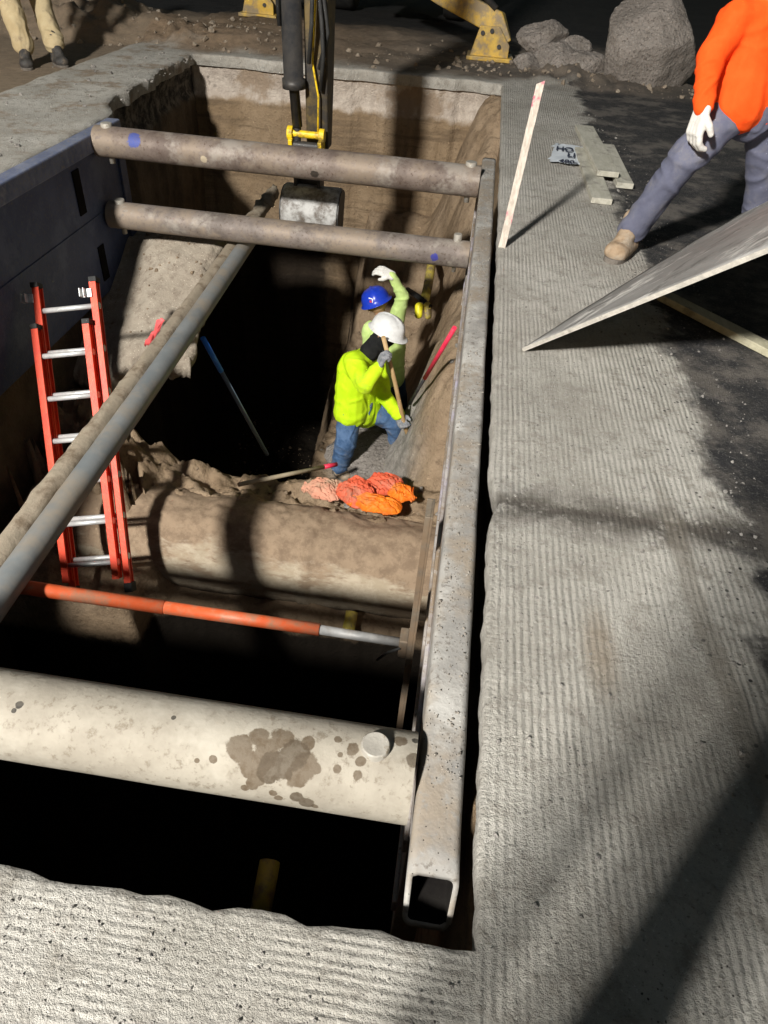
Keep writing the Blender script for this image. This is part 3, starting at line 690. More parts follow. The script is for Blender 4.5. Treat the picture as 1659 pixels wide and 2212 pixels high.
# ------------------------------------------------ tools
t = thing('tamping_pole', 'thin grey pole with bright blue upper end leaning in the dark hole', 'pole', P(575, 980, y=5.18))
p0, p1 = P(577, 982, y=5.05), P(438, 730, y=4.7); pm = p1.lerp(p0, .25)
bm = bmesh.new(); path(bm, [p0, pm], .019, 10); mk('lower_tube', bm, 'greypole', t, True)
bm = bmesh.new(); cyl(bm, pm, p1, .021, seg=12); mk('grip', bm, 'bluepole', t, True)
t = thing('digging_bar', 'red handled digging bar leaning against the right bank', 'digging bar', P(890, 865, y=6.1))
p0, p1 = P(885, 872, y=5.7), P(982, 708, y=5.1); pm = p0.lerp(p1, .38)
bm = bmesh.new(); cyl(bm, pm, p1, .019, seg=12); mk('handle', bm, 'red_paint', t, True)
bm = bmesh.new(); cyl(bm, p0, pm, .015, seg=10); mk('shaft', bm, 'dark_steel', t, True)
t = thing('hand_tool', 'greyed wooden handle with red ferrule lying on the dirt behind the big pipe', 'tool', P(620, 1025, y=5))
p0, p1 = P(515, 1047, z=-2.18), P(727, 1003, z=-2.36); pm = p0.lerp(p1, .86)
bm = bmesh.new(); cyl(bm, p0, pm, .019, seg=12); mk('handle', bm, 'wood_grey', t, True)
bm = bmesh.new(); cyl(bm, pm, p1, .021, seg=12); mk('ferrule', bm, 'red_paint', t, True)
t = thing('digging_shovel', 'long wooden shovel held by the worker in the lime shirt', 'shovel', P(880, 960, y=5.8))
s0, s1 = P(828, 728, y=5.46), P(872, 912, y=5.62); s2 = P(889, 965, y=5.68)
bm = bmesh.new(); path(bm, [s0, s0.lerp(s1, .5)+V((.008, 0, 0)), s1, s2], [.019, .02, .021, .02], 12); mk('handle', bm, 'wood', t, True)
bm = bmesh.new(); ax = (s2-s1).normalized(); sd = ax.cross(V((0, 1, .3))).normalized(); nn = ax.cross(sd).normalized(); G_ = []
cyl(bm, s2-ax*.03, s2+ax*.06, .024, seg=12)
for i in range(9):
    tt = i/8; wd = .105*(1-.25*tt) if tt < .7 else .105*(.825)*(1-((tt-.7)/.3)**2*.92)
    G_.append([bm.verts.new(s2+ax*(.04+.27*tt)+sd*wd*q/4+nn*(.02*(q/4)**2+.03*tt*tt)) for q in range(-4, 5)])
for a, b in zip(G_, G_[1:]):
    for q in range(8): bm.faces.new((a[q], a[q+1], b[q+1], b[q]))
o = mk('blade', bm, 'dark_steel', t, True); m = o.modifiers.new('s', 'SOLIDIFY'); m.thickness = .004

def sandbag(label, px, py, z, sx, sy, sz, rot, mat, seed, tie):
    c = P(px, py, z=z); Rz = Matrix.Rotation(rot, 3, 'Z')
    bm = bmesh.new(); bmesh.ops.create_icosphere(bm, subdivisions=6, radius=1)
    for v in bm.verts:
        q = v.co.copy()
        e = 1/(abs(q.x)**3.2+abs(q.y)**3.2)**(1/3.2) if (abs(q.x)+abs(q.y)) > 1e-4 else 1
        hxy = math.sqrt(q.x*q.x+q.y*q.y); u, w_ = q.x*e*hxy, q.y*e*hxy
        zz = math.copysign(abs(q.z)**.8, q.z)
        tt = max(0, (u*tie-.55)/.45) if tie else 0
        k = 1-.62*math.sin(min(1, tt*1.35)*PI/2)+max(0, tt-.65)/.35*.6
        zz *= max(.3, 1-.6*tt)
        n = fbm((u*1.2+seed, w_*1.2, zz), 2, .5)
        wv = noise.noise(V((u*1.6+seed, w_*1.6, seed*.7)))*1.6
        cr = max(0, 1-abs(noise.noise(V((u*1.9+wv+seed, w_*1.9-wv, 0))))*5)**1.3
        cr2 = max(0, 1-abs(noise.noise(V((u*3.4-wv+seed, w_*3.4+wv, 4))))*5)**1.3
        rad = math.sin(math.atan2(w_, 1.3-u*tie)*13+seed)*min(1, max(0, u*tie+.2)*1.3)*.15
        top = (.34*n-.26*cr-.12*cr2+rad) if q.z > 0 else 0
        p = V((u*sx*(1+.2*tt)*(1+.05*noise.noise(V((u*2+seed, w_*3, 1)))), w_*k*sy*(1+.09*noise.noise(V((u*3+seed, w_*2, 5)))), (zz*(1 if q.z > 0 else .4)+top)*sz))
        v.co = c+Rz@p
    return tag(mk('sandbag', bm, mat, smooth=True), label, 'sandbag')
sandbag('pale salmon sandbag, leftmost of the cluster on the dirt berm', 702, 1058, -2.27, .165, .13, .07, .0, 'bag_salmon', 1, -1)
sandbag('crumpled red sandbag in the middle of the cluster', 772, 1066, -2.21, .155, .17, .095, .8, 'bag_red', 4, 1)
sandbag('red sandbag with tied neck at the back right of the cluster', 830, 1048, -2.21, .165, .135, .08, .15, 'bag_red', 11, -1)
sandbag('glossy bright orange sandbag in front of the red ones', 815, 1090, -2.19, .205, .10, .075, .0, 'bag_orange', 7, -1)
sandbag('small orange sandbag end sticking out at the right of the cluster', 868, 1066, -2.18, .11, .10, .07, -.5, 'bag_orange', 15, 1)
bm = bmesh.new(); g = []
for i in range(9):
    g.append([bm.verts.new(P(350-i*4, 690+i*7, y=4.9)+V((.05*(j/5-.5), 0, .04*noise.noise(V((i*.5, j*.6, 0)))))) for j in range(6)])
for a, b in zip(g, g[1:]):
    for j in range(5): bm.faces.new((a[j], a[j+1], b[j+1], b[j]))
o = tag(mk('flagging_ribbon', bm, 'pink', smooth=True), 'scrap of pink plastic on the slanted earth slab behind the long pipes', 'ribbon')
m = o.modifiers.new('s', 'SOLIDIFY'); m.thickness = .004

# ------------------------------------------------ things on the pavement
st_ = thing('survey_stake', 'weathered wooden stake with pink paint leaning at the slab edge', 'stake', (.235, 4.5, 0))
b0 = V((.236, 4.47, -.08)); b1 = P(1168, 178, y=4.72)
gs = G('weathered_stake_wood', .85); vv = gs.pos(); c = gs.mix(gs.mr(gs.noise(gs.scale(vv, (20, 20, 3)), 3, 6, .7), .35, .65), (.42, .36, .3), (.58, .52, .45))
c = gs.mix(gs.mr(gs.noise(vv, 8, 4), .54, .64), c, (.5, .15, .19)); gs.col(c); gs.bump(gs.noise(gs.scale(vv, (40, 40, 4)), 3, 5), .4, .005)
bm = bmesh.new(); ax = (b1-b0).normalized(); sd = V((1, .0, 0)); sd = (sd-ax*sd.dot(ax)).normalized(); n_ = ax.cross(sd)
rws = []
for i in range(21):
    c = b0.lerp(b1, i/20)+sd*.003*noise.noise(V((i*.7, 0, 0))); wv = .022*(1+.1*noise.noise(V((i, 3, 0))))
    top = .012*(i == 20)
    rws.append([bm.verts.new(c+sd*a*wv+n_*b*.011+ax*top*a) for a, b in ((-1, -1), (1, -1), (1, 1), (-1, 1))])
for a, b in zip(rws, rws[1:]):
    for k in range(4): bm.faces.new((a[k], a[(k+1) % 4], b[(k+1) % 4], b[k]))
bm.faces.new(rws[0]); bm.faces.new(rws[-1]); mk('stake_shaft', bm, gs.m, st_, bevel=.002)

def woodmat(name, a, b, d):
    g = G(name, .8); v = g.pos(); c = g.mix(g.mr(g.noise(g.scale(v, (14, 2.5, 14)), 2, 6, .7), .35, .65), a, b)
    c = g.mix(g.mr(g.noise(v, 9, 6, .7), .5, .68), c, d); g.col(c); g.bump(g.noise(g.scale(v, (60, 6, 60)), 2, 5), .4, .004); return g.m
wA = woodmat('dusty_lumber', (.36, .345, .28), (.46, .44, .37), (.24, .22, .19)); wB = woodmat('pale_lumber', (.36, .335, .23), (.45, .42, .3), (.24, .215, .16))
wE = woodmat('sheet_edge_wood', (.34, .32, .28), (.45, .42, .37), (.2, .18, .155))
def board(label, p0, p1, w, h, mat, z0=0, z1=0, roll=0):
    bm = bmesh.new(); p0 = V((p0.x, p0.y, z0+h/2)); p1 = V((p1.x, p1.y, z1+h/2)); up = V((roll, 0, 1)).normalized()
    beam(bm, p0, p1, w, h, up); bmesh.ops.subdivide_edges(bm, edges=bm.edges, cuts=4, use_grid_fill=True)
    for v in bm.verts: v.co += V((noise.noise(v.co*7), 0, noise.noise(v.co*7+V((5, 0, 0)))))*.002
    return tag(mk('lumber_board', bm, mat, bevel=.003), label, 'board', 'lumber offcuts on the pavement')
board('dusty wide board on top of the lumber stack beside the standing man', P(1260, 280, z=.05), P(1312, 382, z=.05), .17, .04, wA, .047, .05)
board('pale board at the bottom of the lumber stack, its end nearest the stake', P(1258, 330, z=0), P(1298, 442, z=0), .15, .04, wA, .003, .003)
board('short board poking out right of the lumber stack toward the leg', P(1308, 322, z=0), P(1348, 408, z=0), .13, .04, wA, .003, .003)
board('long yellowish board on the black asphalt under the plywood sheet', P(1430, 645, z=0), P(1720, 795, z=0), .089, .038, wB, .0, .0)
br_ = thing('paper_sack', 'torn grey paper sack with dark printed letters beside the lumber', 'paper bag', P(1225, 335, z=0))
pa, pb, pc, pd = P(1186, 351, z=.012), P(1254, 360, z=.012), P(1264, 320, z=.012), P(1198, 312, z=.012)
bm = bmesh.new(); g = []
for i in range(13):
    row = []
    for j in range(13):
        u, w = i/12, j/12; p = pa.lerp(pb, u).lerp(pd.lerp(pc, u), w); n = noise.noise(V((u*4, w*4, 2)))
        e = .05*noise.noise(V((u*9, w*9, 7))) if i in (0, 12) or j in (0, 12) else 0
        row.append(bm.verts.new(p+V((e, e, .012+.01*n))))
    g.append(row)
for a, b in zip(g, g[1:]):
    for j in range(12): bm.faces.new((a[j], a[j+1], b[j+1], b[j]))
mk('paper', bm, 'paper', br_, True)
def text(s, loc, ux, uy, size, mat, parent, name='lettering', ext=.001):
    cu = bpy.data.curves.new('t', 'FONT'); cu.body = s; cu.size = 1; cu.extrude = ext/size; cu.align_x = 'CENTER'; cu.align_y = 'CENTER'; cu.offset = .015
    t = bpy.data.objects.new('t', cu); COL.objects.link(t); dg = bpy.context.evaluated_depsgraph_get()
    me = bpy.data.meshes.new_from_object(t.evaluated_get(dg)); bpy.data.objects.remove(t)
    ux, uy = V(ux), V(uy); nz = ux.cross(uy).normalized()
    for v in me.vertices: v.co = V(loc)+ux*v.co.x*size+uy*v.co.y*size+nz*v.co.z*size
    me.materials.clear(); me.materials.append(MT[mat]); o = bpy.data.objects.new(name, me); COL.objects.link(o); par(o, parent); return o
ux = (pb-pa).normalized(); uy = (pd-pa).normalized(); ux.z = uy.z = 0
text('HO', P(1220, 322, z=.04), ux, uy*2.0, .10, 'ink', br_); text('LI', P(1234, 335, z=.04), ux, uy*2.0, .10, 'ink', br_); text('480-', P(1228, 349, z=.04), ux, uy*1.7, .085, 'ink', br_)

C = P(1130, 755, z=.004); e1 = P(1659, 540, y=1632*.00155)-C; e2 = P(1659, 432, y=1702*.003)-C
e2 = e2*1.05; e1 = e1*1.03
gp = G('grey_formply', .8, 0, .2); vv = gp.pos()
e1n, e2n = e1.normalized(), e2.normalized()
uv = gp.comb(gp.dot(vv, e1n), gp.ma('MULTIPLY', gp.dot(vv, e2n), .3), 0)
c = gp.mix(gp.mr(gp.noise(vv, 2.2, 5, .65), .35, .65), (.21, .202, .19), (.29, .28, .265))
c = gp.mix(gp.mr(gp.noise(uv, 3.6, 5, .75), .52, .66), c, (.62, .6, .56))
c = gp.mix(gp.mr(gp.noise(uv, 7, 5, .75, .4), .54, .64, 0, .7), c, (.11, .104, .096))
c = gp.mix(gp.mr(gp.noise(vv, 30, 5, .7), .55, .7, 0, .5), c, (.15, .14, .125))
gp.col(c); gp.bump(gp.noise(vv, 30, 5), .4, .004)
pn = e1.cross(e2).normalized()
sh = thing('plywood_sheet', 'large scuffed grey plywood sheet tilted up beside the man in orange', 'plywood', C)
bm = bmesh.new(); g = []
for i in range(21):
    g.append([bm.verts.new(C+e1*i/20+e2*j/30+pn*(.012*math.sin(PI*j/30)+.004*noise.noise(V((i*.3, j*.3, 0))))) for j in range(31)])
for a, b in zip(g, g[1:]):
    for j in range(30): bm.faces.new((a[j], a[j+1], b[j+1], b[j]))
o = mk('face_board', bm, gp.m, sh, True); m = o.modifiers.new('s', 'SOLIDIFY'); m.thickness = .016; m.offset = 0
bm = bmesh.new(); box(bm, C+e1/2-e2n*.002, e1/2, pn*.0095, e2n*.003)
mk('edge_strip', bm, wE, sh)

gc = G('broken_concrete', .95, 0, .2); vv = gc.pos()
c = gc.mix(gc.mr(gc.noise(vv, 3, 7, .7), .35, .65), (.23, .205, .18), (.33, .295, .265)); c = gc.mix(gc.mr(gc.vor(vv, 24), .25, .15, 0, .8), c, (.42, .385, .35)); c = gc.mix(gc.mr(gc.noise(vv, 30, 5, .75), .52, .64), c, (.14, .12, .105))
gc.col(c); gc.bump(gc.ma('ADD', gc.ma('MULTIPLY', gc.noise(vv, 10, 5, .8), .9), gc.ma('SUBTRACT', gc.ma('MULTIPLY', gc.noise(vv, 50, 4, .75), .6), gc.ma('MULTIPLY', gc.vor(vv, 24), .35))), 1, .04)
def rock(label, c, sx, sy, sz, seed, cuts=10, dsp=1.0, name='concrete_chunk'):
    bm = bmesh.new(); bmesh.ops.create_icosphere(bm, subdivisions=5, radius=1); rr = random.Random(seed)
    pl = [(V((rr.uniform(-1, 1), rr.uniform(-1, 1), rr.uniform(-.7, 1))).normalized(), rr.uniform(.66, .9)) for i in range(cuts)]
    for v in bm.verts:
        q = v.co.copy()
        for n, d in pl:
            k = q.dot(n)-d
            if k > 0: q -= n*k
        q += v.co*(.05*fbm(q*3+V((seed, 0, 0)), 5, .7)+.02*noise.noise(q*14)+.01*noise.noise(q*30))*dsp
        v.co = c+V((q.x*sx, q.y*sy, q.z*sz))
    return tag(mk(name, bm, gc.m, smooth=True), label, 'concrete chunk')
rock('huge rounded chunk of broken concrete behind the man in orange', P(1408, 100, y=10.9), .66, .54, .60, 3, 18, .6)
for i, (px, py, y, s, lab) in enumerate(((1172, 88, 11.5, .28, 'upright grey lump at the top left of the rubble heap'), (1240, 108, 11.3, .18, 'small lump atop the rubble heap, nearest the huge chunk'), (1205, 140, 11.0, .29, 'broad low grey lump at the front of the rubble heap'),
        (1140, 140, 10.9, .15, 'small grey lump by the yellow outrigger foot'), (1262, 148, 10.9, .24, 'low lump at the right end of the rubble heap'))):
    c = P(px, py, y=y); rock(lab, V((c.x, c.y, max(c.z, s*.25))), s*1.3, s, s*.9, 20+i, 10)
rock('broad grey slab of concrete under the digging worker', V((-.45, 5.92, -2.80)), .66, .44, .19, 41, 10)

# ------------------------------------------------ backhoe
bh = thing('backhoe', 'backhoe with black digging arm and yellow outriggers behind the trench', 'backhoe', (-1.7, 14.6, 0))
sx, sy = -1.53, 7.12
bm = bmesh.new()
def stick(bm, xs0, w, prof):
    r = []
    for z, hy in prof: r.append([bm.verts.new((xs0+a*w, sy+b*hy, z)) for a, b in ((-1, -1), (1, -1), (1, 1), (-1, 1))])
    for a, b in zip(r, r[1:]):
        for k in range(4): bm.faces.new((a[k], a[(k+1) % 4], b[(k+1) % 4], b[k]))
    bm.faces.new(r[0]); bm.faces.new(r[-1])
stick(bm, sx+.08, .10, [(-.20, .09), (.3, .15), (1.5, .20), (2.6, .16)])
mk('dipper_arm', bm, gm('muddy_dark_yellow_paint', (.13, .09, .03), (.07, .052, .025), 6, .6, bump=.3, dirt=(.03, .026, .022), dirt_amt=.55, dscale=3), bh, bevel=.012)
bm = bmesh.new(); u_, w__ = frame(V((-.02, -.04, 1)))
rings(bm, [(V((sx-.08, sy-.2, .0)), .045), (V((sx-.10, sy-.22, .30)), .045), (V((sx-.10, sy-.22, .30)), .10), (V((sx-.103, sy-.22, .37)), .10), (V((sx-.103, sy-.22, .37)), .085), (V((sx-.14, sy-.26, 2.3)), .085)], u_, w__, 22)
mk('bucket_cylinder', bm, 'dark_steel', bh, True)
for k, (dx, dy, z0) in enumerate(((.13, -.2, .35), (.165, -.15, .5), (-.2, -.28, .8), (.10, -.26, .55))):
    bm = bmesh.new(); path(bm, [(sx+dx-.06*(k % 2), sy+dy, z0-.05)]+[(sx+dx+.03*math.sin(q*1.3+k), sy+dy-.05*math.sin(q), z0+q*.22) for q in range(1, 9)], .018, 8); mk('hydraulic_hose', bm, 'rubber', bh, True)
bm = bmesh.new(); path(bm, [(sx+.10, sy-.17, -.1), (sx+.11, sy-.20, .25), (sx+.06, sy-.21, .5), (sx+.09, sy-.22, .95)], .009, 8); mk('grease_line', bm, 'coupler', bh, True)
cp = bmesh.new()
for s in (-1, 1):
    box(cp, (sx+s*.135, sy-.14, -.20), (.018, 0, 0), (0, .12, .02), (0, -.02, .12))
    cyl(cp, (sx+s*.12, sy-.2, -.06), (sx+s*.17, sy-.2, -.06), .06, seg=18); cyl(cp, (sx+s*.12, sy-.2, -.27), (sx+s*.17, sy-.2, -.27), .065, seg=18)
box(cp, (sx, sy-.2, -.28), (.13, 0, 0), (0, .06, 0), (0, 0, .06)); cyl(cp, (sx-.13, sy-.2, -.06), (sx+.13, sy-.2, -.06), .03)
mk('quick_coupler', cp, 'coupler', bh, bevel=.006)
bm = bmesh.new(); cyl(bm, (sx-.115, sy-.22, -.15), (sx+.115, sy-.22, -.15), .035); cyl(bm, (sx-.08, sy-.18, .12), (sx-.09, sy-.2, -.26), .035); abox(bm, sx-.1, sx+.1, sy-.16, sy+.06, -.50, -.18)
mk('linkage', bm, 'dark_steel', bh, bevel=.005)
bw = .27; bc = V((sx+.07, sy-.24, -.70)); prof = []
for k in range(25):
    a = math.radians(40+k*10.5); prof.append((bc.y+.23*math.cos(a), bc.z+.22*math.sin(a)))
pts = prof
bm = bmesh.new()
rows = []
for s, q in ((-1, .93), (-.96, .99), (-.88, 1.0), (-.5, .99), (0, .985), (.5, .99), (.88, 1.0), (.96, .99), (1, .93)):
    rows.append([bm.verts.new((bc.x+s*bw, bc.y+(a-bc.y)*q, bc.z+(b-bc.z)*q)) for a, b in pts])
for a, b in zip(rows, rows[1:]):
    for k in range(len(pts)-1): bm.faces.new((a[k], a[k+1], b[k+1], b[k]))
sh_ = mk('bucket_shell', bm, 'steel', bh, True); m = sh_.modifiers.new('s', 'SOLIDIFY'); m.thickness = .018
for s in (-1, 1):
    bm = bmesh.new(); f = bm.faces.new([bm.verts.new((bc.x+s*bw*.99, bc.y+(a-bc.y)*.93, bc.z+(b-bc.z)*.93)) for a, b in pts]); o = mk('bucket_side', bm, 'dark_steel', bh); m = o.modifiers.new('s', 'SOLIDIFY'); m.thickness = .022; m.offset = 0
ed = prof[-1]
for k in range(5):
    bm = bmesh.new(); x = bc.x-bw+.04+k*(2*bw-.08)/4; beam(bm, (x, ed[0], ed[1]), (x, ed[0]+.10, ed[1]+.06), .05, .03); mk('bucket_tooth', bm, 'steel', bh, bevel=.004)
for s in (-1, 1):
    bm = bmesh.new(); box(bm, (sx+.02+s*.11, sy-.18, -.46), (.014, 0, 0), (0, .10, 0), (0, 0, .07))
    mk('bucket_ear', bm, 'dark_steel', bh, bevel=.004)
bm = bmesh.new(); path(bm, [(sx, sy, 2.5), (sx-.05, sy+1.2, 3.3), (sx-.1, 10.8, 3.5), (sx-.1, 13.6, 1.1)], [.16, .2, .22, .2], 8); mk('boom', bm, 'yellow_paint', bh, bevel=.01)
bm = bmesh.new(); abox(bm, -2.7, -.7, 14.4, 17.8, .75, 1.6); abox(bm, -2.0, -1.4, 13.3, 14.45, .6, 1.3); mk('chassis', bm, 'yellow_paint', bh, bevel=.05)
bm = bmesh.new(); abox(bm, -2.45, -.95, 14.6, 16.2, 1.6, 3.0); mk('cab', bm, 'dark_steel', bh, bevel=.06)
for s in (-1, 1):
    bm = bmesh.new(); cx = -1.7+s*1.0; y, z = 15.6, .7
    rings(bm, [(V((cx-.2, y, z)), .55), (V((cx-.2, y, z)), .66), (V((cx-.12, y, z)), .7), (V((cx+.12, y, z)), .7), (V((cx+.2, y, z)), .66), (V((cx+.2, y, z)), .55)], V((0, 1, 0)), V((0, 0, 1)), 36)
    w_ = mk('wheel', bm, 'rubber', bh, True)
    bm = bmesh.new(); cyl(bm, (cx-.15, y, z), (cx+.15, y, z), .33, seg=28); mk('rim', bm, 'yellow_paint', w_)
f = P(1056, 118, z=.05)
def outrigger(f, s):
    bm = bmesh.new()
    pts_ = [f+V((.20*s, 0, .14)), f+V((.06*s, .02, .36)), f+V((-.72*s, .3, .60)), f+V((-1.6*s, .65, .95))]
    rr = []
    for k, p in enumerate(pts_):
        tt = (pts_[min(k+1, 3)]-pts_[max(k-1, 0)]).normalized(); sd = V((0, 1, 0)); n_ = tt.cross(sd).normalized(); sd = n_.cross(tt)
        w2 = (.09, .14, .13, .13)[k]
        rr.append([bm.verts.new(p+n_*a*w2+sd*b*.09) for a, b in ((-1, -1), (1, -1), (1, 1), (-1, 1))])
    for a, b in zip(rr, rr[1:]):
        for k in range(4): bm.faces.new((a[k], a[(k+1) % 4], b[(k+1) % 4], b[k]))
    bm.faces.new(rr[0]); bm.faces.new(rr[-1])
    mk('outrigger_leg', bm, 'yellow_paint', bh, bevel=.015)
    bm = bmesh.new(); cyl(bm, f+V((.02*s, -.02, .52)), f+V((-.9*s, .28, 1.15)), .04, seg=16); mk('outrigger_ram', bm, 'dark_steel', bh, True)
    bm = bmesh.new()
    for e in (-1, 1):
        v0 = [V((-.26, 0, -.02)), V((.26, 0, -.02)), V((.26, 0, .14)), V((.10, 0, .34)), V((-.16, 0, .34))]
        vs = [[bm.verts.new(f+V((q.x, e*.14+d, q.z))) for q in v0] for d in (-.015, .015)]
        bm.faces.new(vs[0]); bm.faces.new(vs[1][::-1])
        for k in range(5): bm.faces.new((vs[0][k], vs[0][(k+1) % 5], vs[1][(k+1) % 5], vs[1][k]))
    abox(bm, f.x-.30, f.x+.32, f.y-.24, f.y+.24, f.z-.05, f.z+.0)
    mk('outrigger_pad', bm, 'yellow_paint', bh, bevel=.01)
    for q in ((-.12, .26), (.12, .12), (0, .29)):
        bm = bmesh.new(); cyl(bm, f+V((q[0], -.18, q[1])), f+V((q[0], .18, q[1])), .028, seg=12); mk('pivot_pin', bm, 'dark_steel', bh)
outrigger(f, 1)
outrigger(V((-3.78, 13.7, .05)), -1)

# ------------------------------------------------ people
def hand(name, w, d, nrm, thumb, mat, parent, curl=.5, sc=1.0, fat=1.0):
    d = d.normalized(); nrm = (nrm-d*nrm.dot(d)).normalized(); th = d.cross(nrm).normalized()
    if th.dot(thumb) < 0: th = -th
    caps = []; r = .0125*sc*fat
    for q in (-.028, -.009, .01, .028): caps.append((w+th*q*sc*.7, .018*sc*fat, w+d*.09*sc+th*q*sc, .0155*sc*fat))
    for i, (q, ln) in enumerate(((.030, .072), (.010, .082), (-.010, .076), (-.029, .058))):
        p = w+d*.09*sc+th*q*sc*1.05; dd = d.copy(); seg = (.45, .31, .24)
        for j, s in enumerate(seg):
            a = curl*(.75 if j == 0 else 1.0)*(1+.08*i); axr = d.cross(nrm).normalized()
            dd = (Matrix.Rotation(a, 3, axr) @ dd)
            if dd.dot(nrm) < 0 and j == 0: dd = Matrix.Rotation(-2*a, 3, axr) @ dd
            p2 = p+dd*ln*s*sc*1.1; caps.append((p, r*(1-.06*j), p2, r*(.94-.06*j))); p = p2
    p = w+d*.03*sc+th*.026*sc; p2 = p+(d*.6+th*.7+nrm*.25).normalized()*.042*sc; p3 = p2+(d*.8+th*.1+nrm*(.3+curl*.5)).normalized()*.035*sc
    caps += [(p, .016*sc*fat, p2, .0135*sc*fat), (p2, .0135*sc*fat, p3, .011*sc*fat)]
    return blob(name, caps, mat, parent, .0055, 2)
def helmet(parent, c, up, fw, mat, r=.135):
    up = up.normalized(); fw = (fw-up*fw.dot(up)).normalized(); sd = up.cross(fw)
    bm = bmesh.new(); seg = 40; rows = []
    prof = [(1.28, -.03), (1.22, .0), (1.04, .03), (1.02, .25), (.97, .5), (.83, .78), (.6, .96), (.3, 1.06), (.02, 1.08)]
    for rr, h in prof:
        row = []
        for k in range(seg):
            a = 2*PI*k/seg; f_ = math.cos(a); e = 1.14
            q = rr
            if rr > 1.1: q = 1.04+(rr-1.04)*(.55+.75*max(0, f_)**1.5)
            rid = .06 if (rr < 1.03 and abs(math.sin(a)) < .2) else 0
            row.append(bm.verts.new(c+(fw*f_*e+sd*math.sin(a))*r*q+up*r*(h*1.02+rid)))
        rows.append(row)
    for a, b in zip(rows, rows[1:]):
        for k in range(seg): bm.faces.new((a[k], a[(k+1) % seg], b[(k+1) % seg], b[k]))
    bm.faces.new(rows[-1])
    o = mk('hard_hat', bm, mat, parent, True); m = o.modifiers.new('s', 'SOLIDIFY'); m.thickness = .004
    return o
def person(label, J, mats, loc, face, hat=None, hands=None, seed=0, mask=False, bulk=1.0, name='person', hatup=None, hs=1.15, tail=0, bs=1.0, leg=1.0):
    root = thing(name, label, 'person', loc)
    g = {k: V(v) for k, v in J.items()}
    hc = (g['hR']+g['hL'])/2; ch = (g['sR']+g['sL'])/2; face = face.normalized(); B = bulk; LB = bulk*leg
    nk = g['neck']; hd = g['head']; up = (hd-nk).normalized()
    caps = []
    for s in 'RL':
        caps += [(g['h'+s], .07, g['k'+s], .052), (g['k'+s], .05, g['a'+s], .036), (g['s'+s], .048, g['e'+s], .038), (g['e'+s], .036, g['w'+s], .026),
                 (g['h'+s], .085, g['s'+s].lerp(ch, .4)-up*.05, .085), (g['a'+s], .035, g['t'+s], .03)]
    caps += [(g['sR'], .05, g['sL'], .05), (ch, .06, hd-up*.05, .05), (hd+up*.02, .093, hd+up*.03-face*.02, .092), (hd-up*.06+face*.035, .058, hd-up*.02+face*.02, .07),
             (hd+face*.10-up*.02, .014, hd+face*.088+up*.02, .011), (hd+face*.085-up*.06, .014, hd+face*.08-up*.062, .014)]
    sd = up.cross(face).normalized()
    for s in (-1, 1): caps += [(hd+sd*s*.092-up*.01, .016, hd+sd*s*.094+up*.02, .018), (hd+face*.082+sd*s*.03+up*.018, .013, hd+face*.08+sd*s*.034+up*.018, .013)]
    blob('body', caps, 'skin', root, .011, 3)
    sc = []
    for s in 'RL':
        low = g['h'+s]+(hc-g['h'+s])*.1-(ch-hc).normalized()*tail
        sc += [(low, .13*B, g['s'+s].lerp(ch, .42)-up*.08, .118*B), (g['s'+s], .080*B, g['e'+s], .065*B), (g['e'+s], .063*B, g['w'+s], .046*B)]
    sc += [(g['sR'].lerp(ch, .1), .08*B, g['sL'].lerp(ch, .1), .08*B), (hc-(ch-hc).normalized()*tail, .13*B, ch-up*.1, .13*B), (ch, .07, nk.lerp(hd, .15), .062)]
    sh = blob('shirt', sc, mats['shirt'], root, .0115, 4, wr=.009, wf=5.5, seed=seed)
    tc = [(g['hR'], .11*B, g['hL'], .11*B), (hc-V((0, 0, .03)), .12*B, hc+(ch-hc)*.15, .12*B)]
    for s in 'RL': tc += [(g['h'+s], .105*LB, g['k'+s], .082*LB), (g['k'+s], .082*LB, g['a'+s]+(g['k'+s]-g['a'+s])*.08, .070*LB), (g['a'+s]+(g['k'+s]-g['a'+s])*.12, .076*LB, g['a'+s]+(g['k'+s]-g['a'+s])*.04, .074*LB)]
    blob('trousers', tc, mats['pants'], root, .0115, 4, wr=.010, wf=6, seed=seed+3)
    for s in 'RL':
        a, t = g['a'+s], g['t'+s]; f_ = (t-a); f_.z = 0; f_ = f_.normalized()
        b0 = V((a.x, a.y, t.z)); sdw = f_.cross(V((0, 0, 1)))*.02*bs
        bt = blob('boot', [(a+V((0, 0, .07)), .058*bs, b0-f_*.015+V((0, 0, .02)), .052*bs), (b0-f_*.04, .045*bs, t, .048*bs), (b0+sdw, .042*bs, t+sdw, .040*bs), (b0-sdw, .042*bs, t-sdw, .040*bs), (a+V((0, 0, .02)), .05*bs, t+V((0, 0, .012))-f_*.05, .045*bs)], mats['boot'], root, .009, 2, wr=.003, wf=14)
        bm = bmesh.new(); zb = t.z-.04*bs; k1 = b0-f_*.085*bs; k2 = t+f_*.055*bs; out_ = []
        for q in range(24):
            an = 2*PI*q/24; ca, sa = math.cos(an), math.sin(an)
            mid_ = (k1+k2)/2; hl = (k2-k1).length/2; sdn = f_.cross(V((0, 0, 1)))
            out_.append(mid_+f_*hl*math.copysign(abs(ca)**.6, ca)+sdn*.058*bs*math.copysign(abs(sa)**.7, sa)*(1-.12*(ca < 0)))
        lo_ = [bm.verts.new(V((p.x, p.y, zb-.008))) for p in out_]; hi_ = [bm.verts.new(V((p.x, p.y, zb+.022))) for p in out_]
        bm.faces.new(lo_[::-1]); bm.faces.new(hi_)
        for q in range(24): bm.faces.new((lo_[q], lo_[(q+1) % 24], hi_[(q+1) % 24], hi_[q]))
        mk('boot_sole', bm, 'sole', bt, bevel=.004)
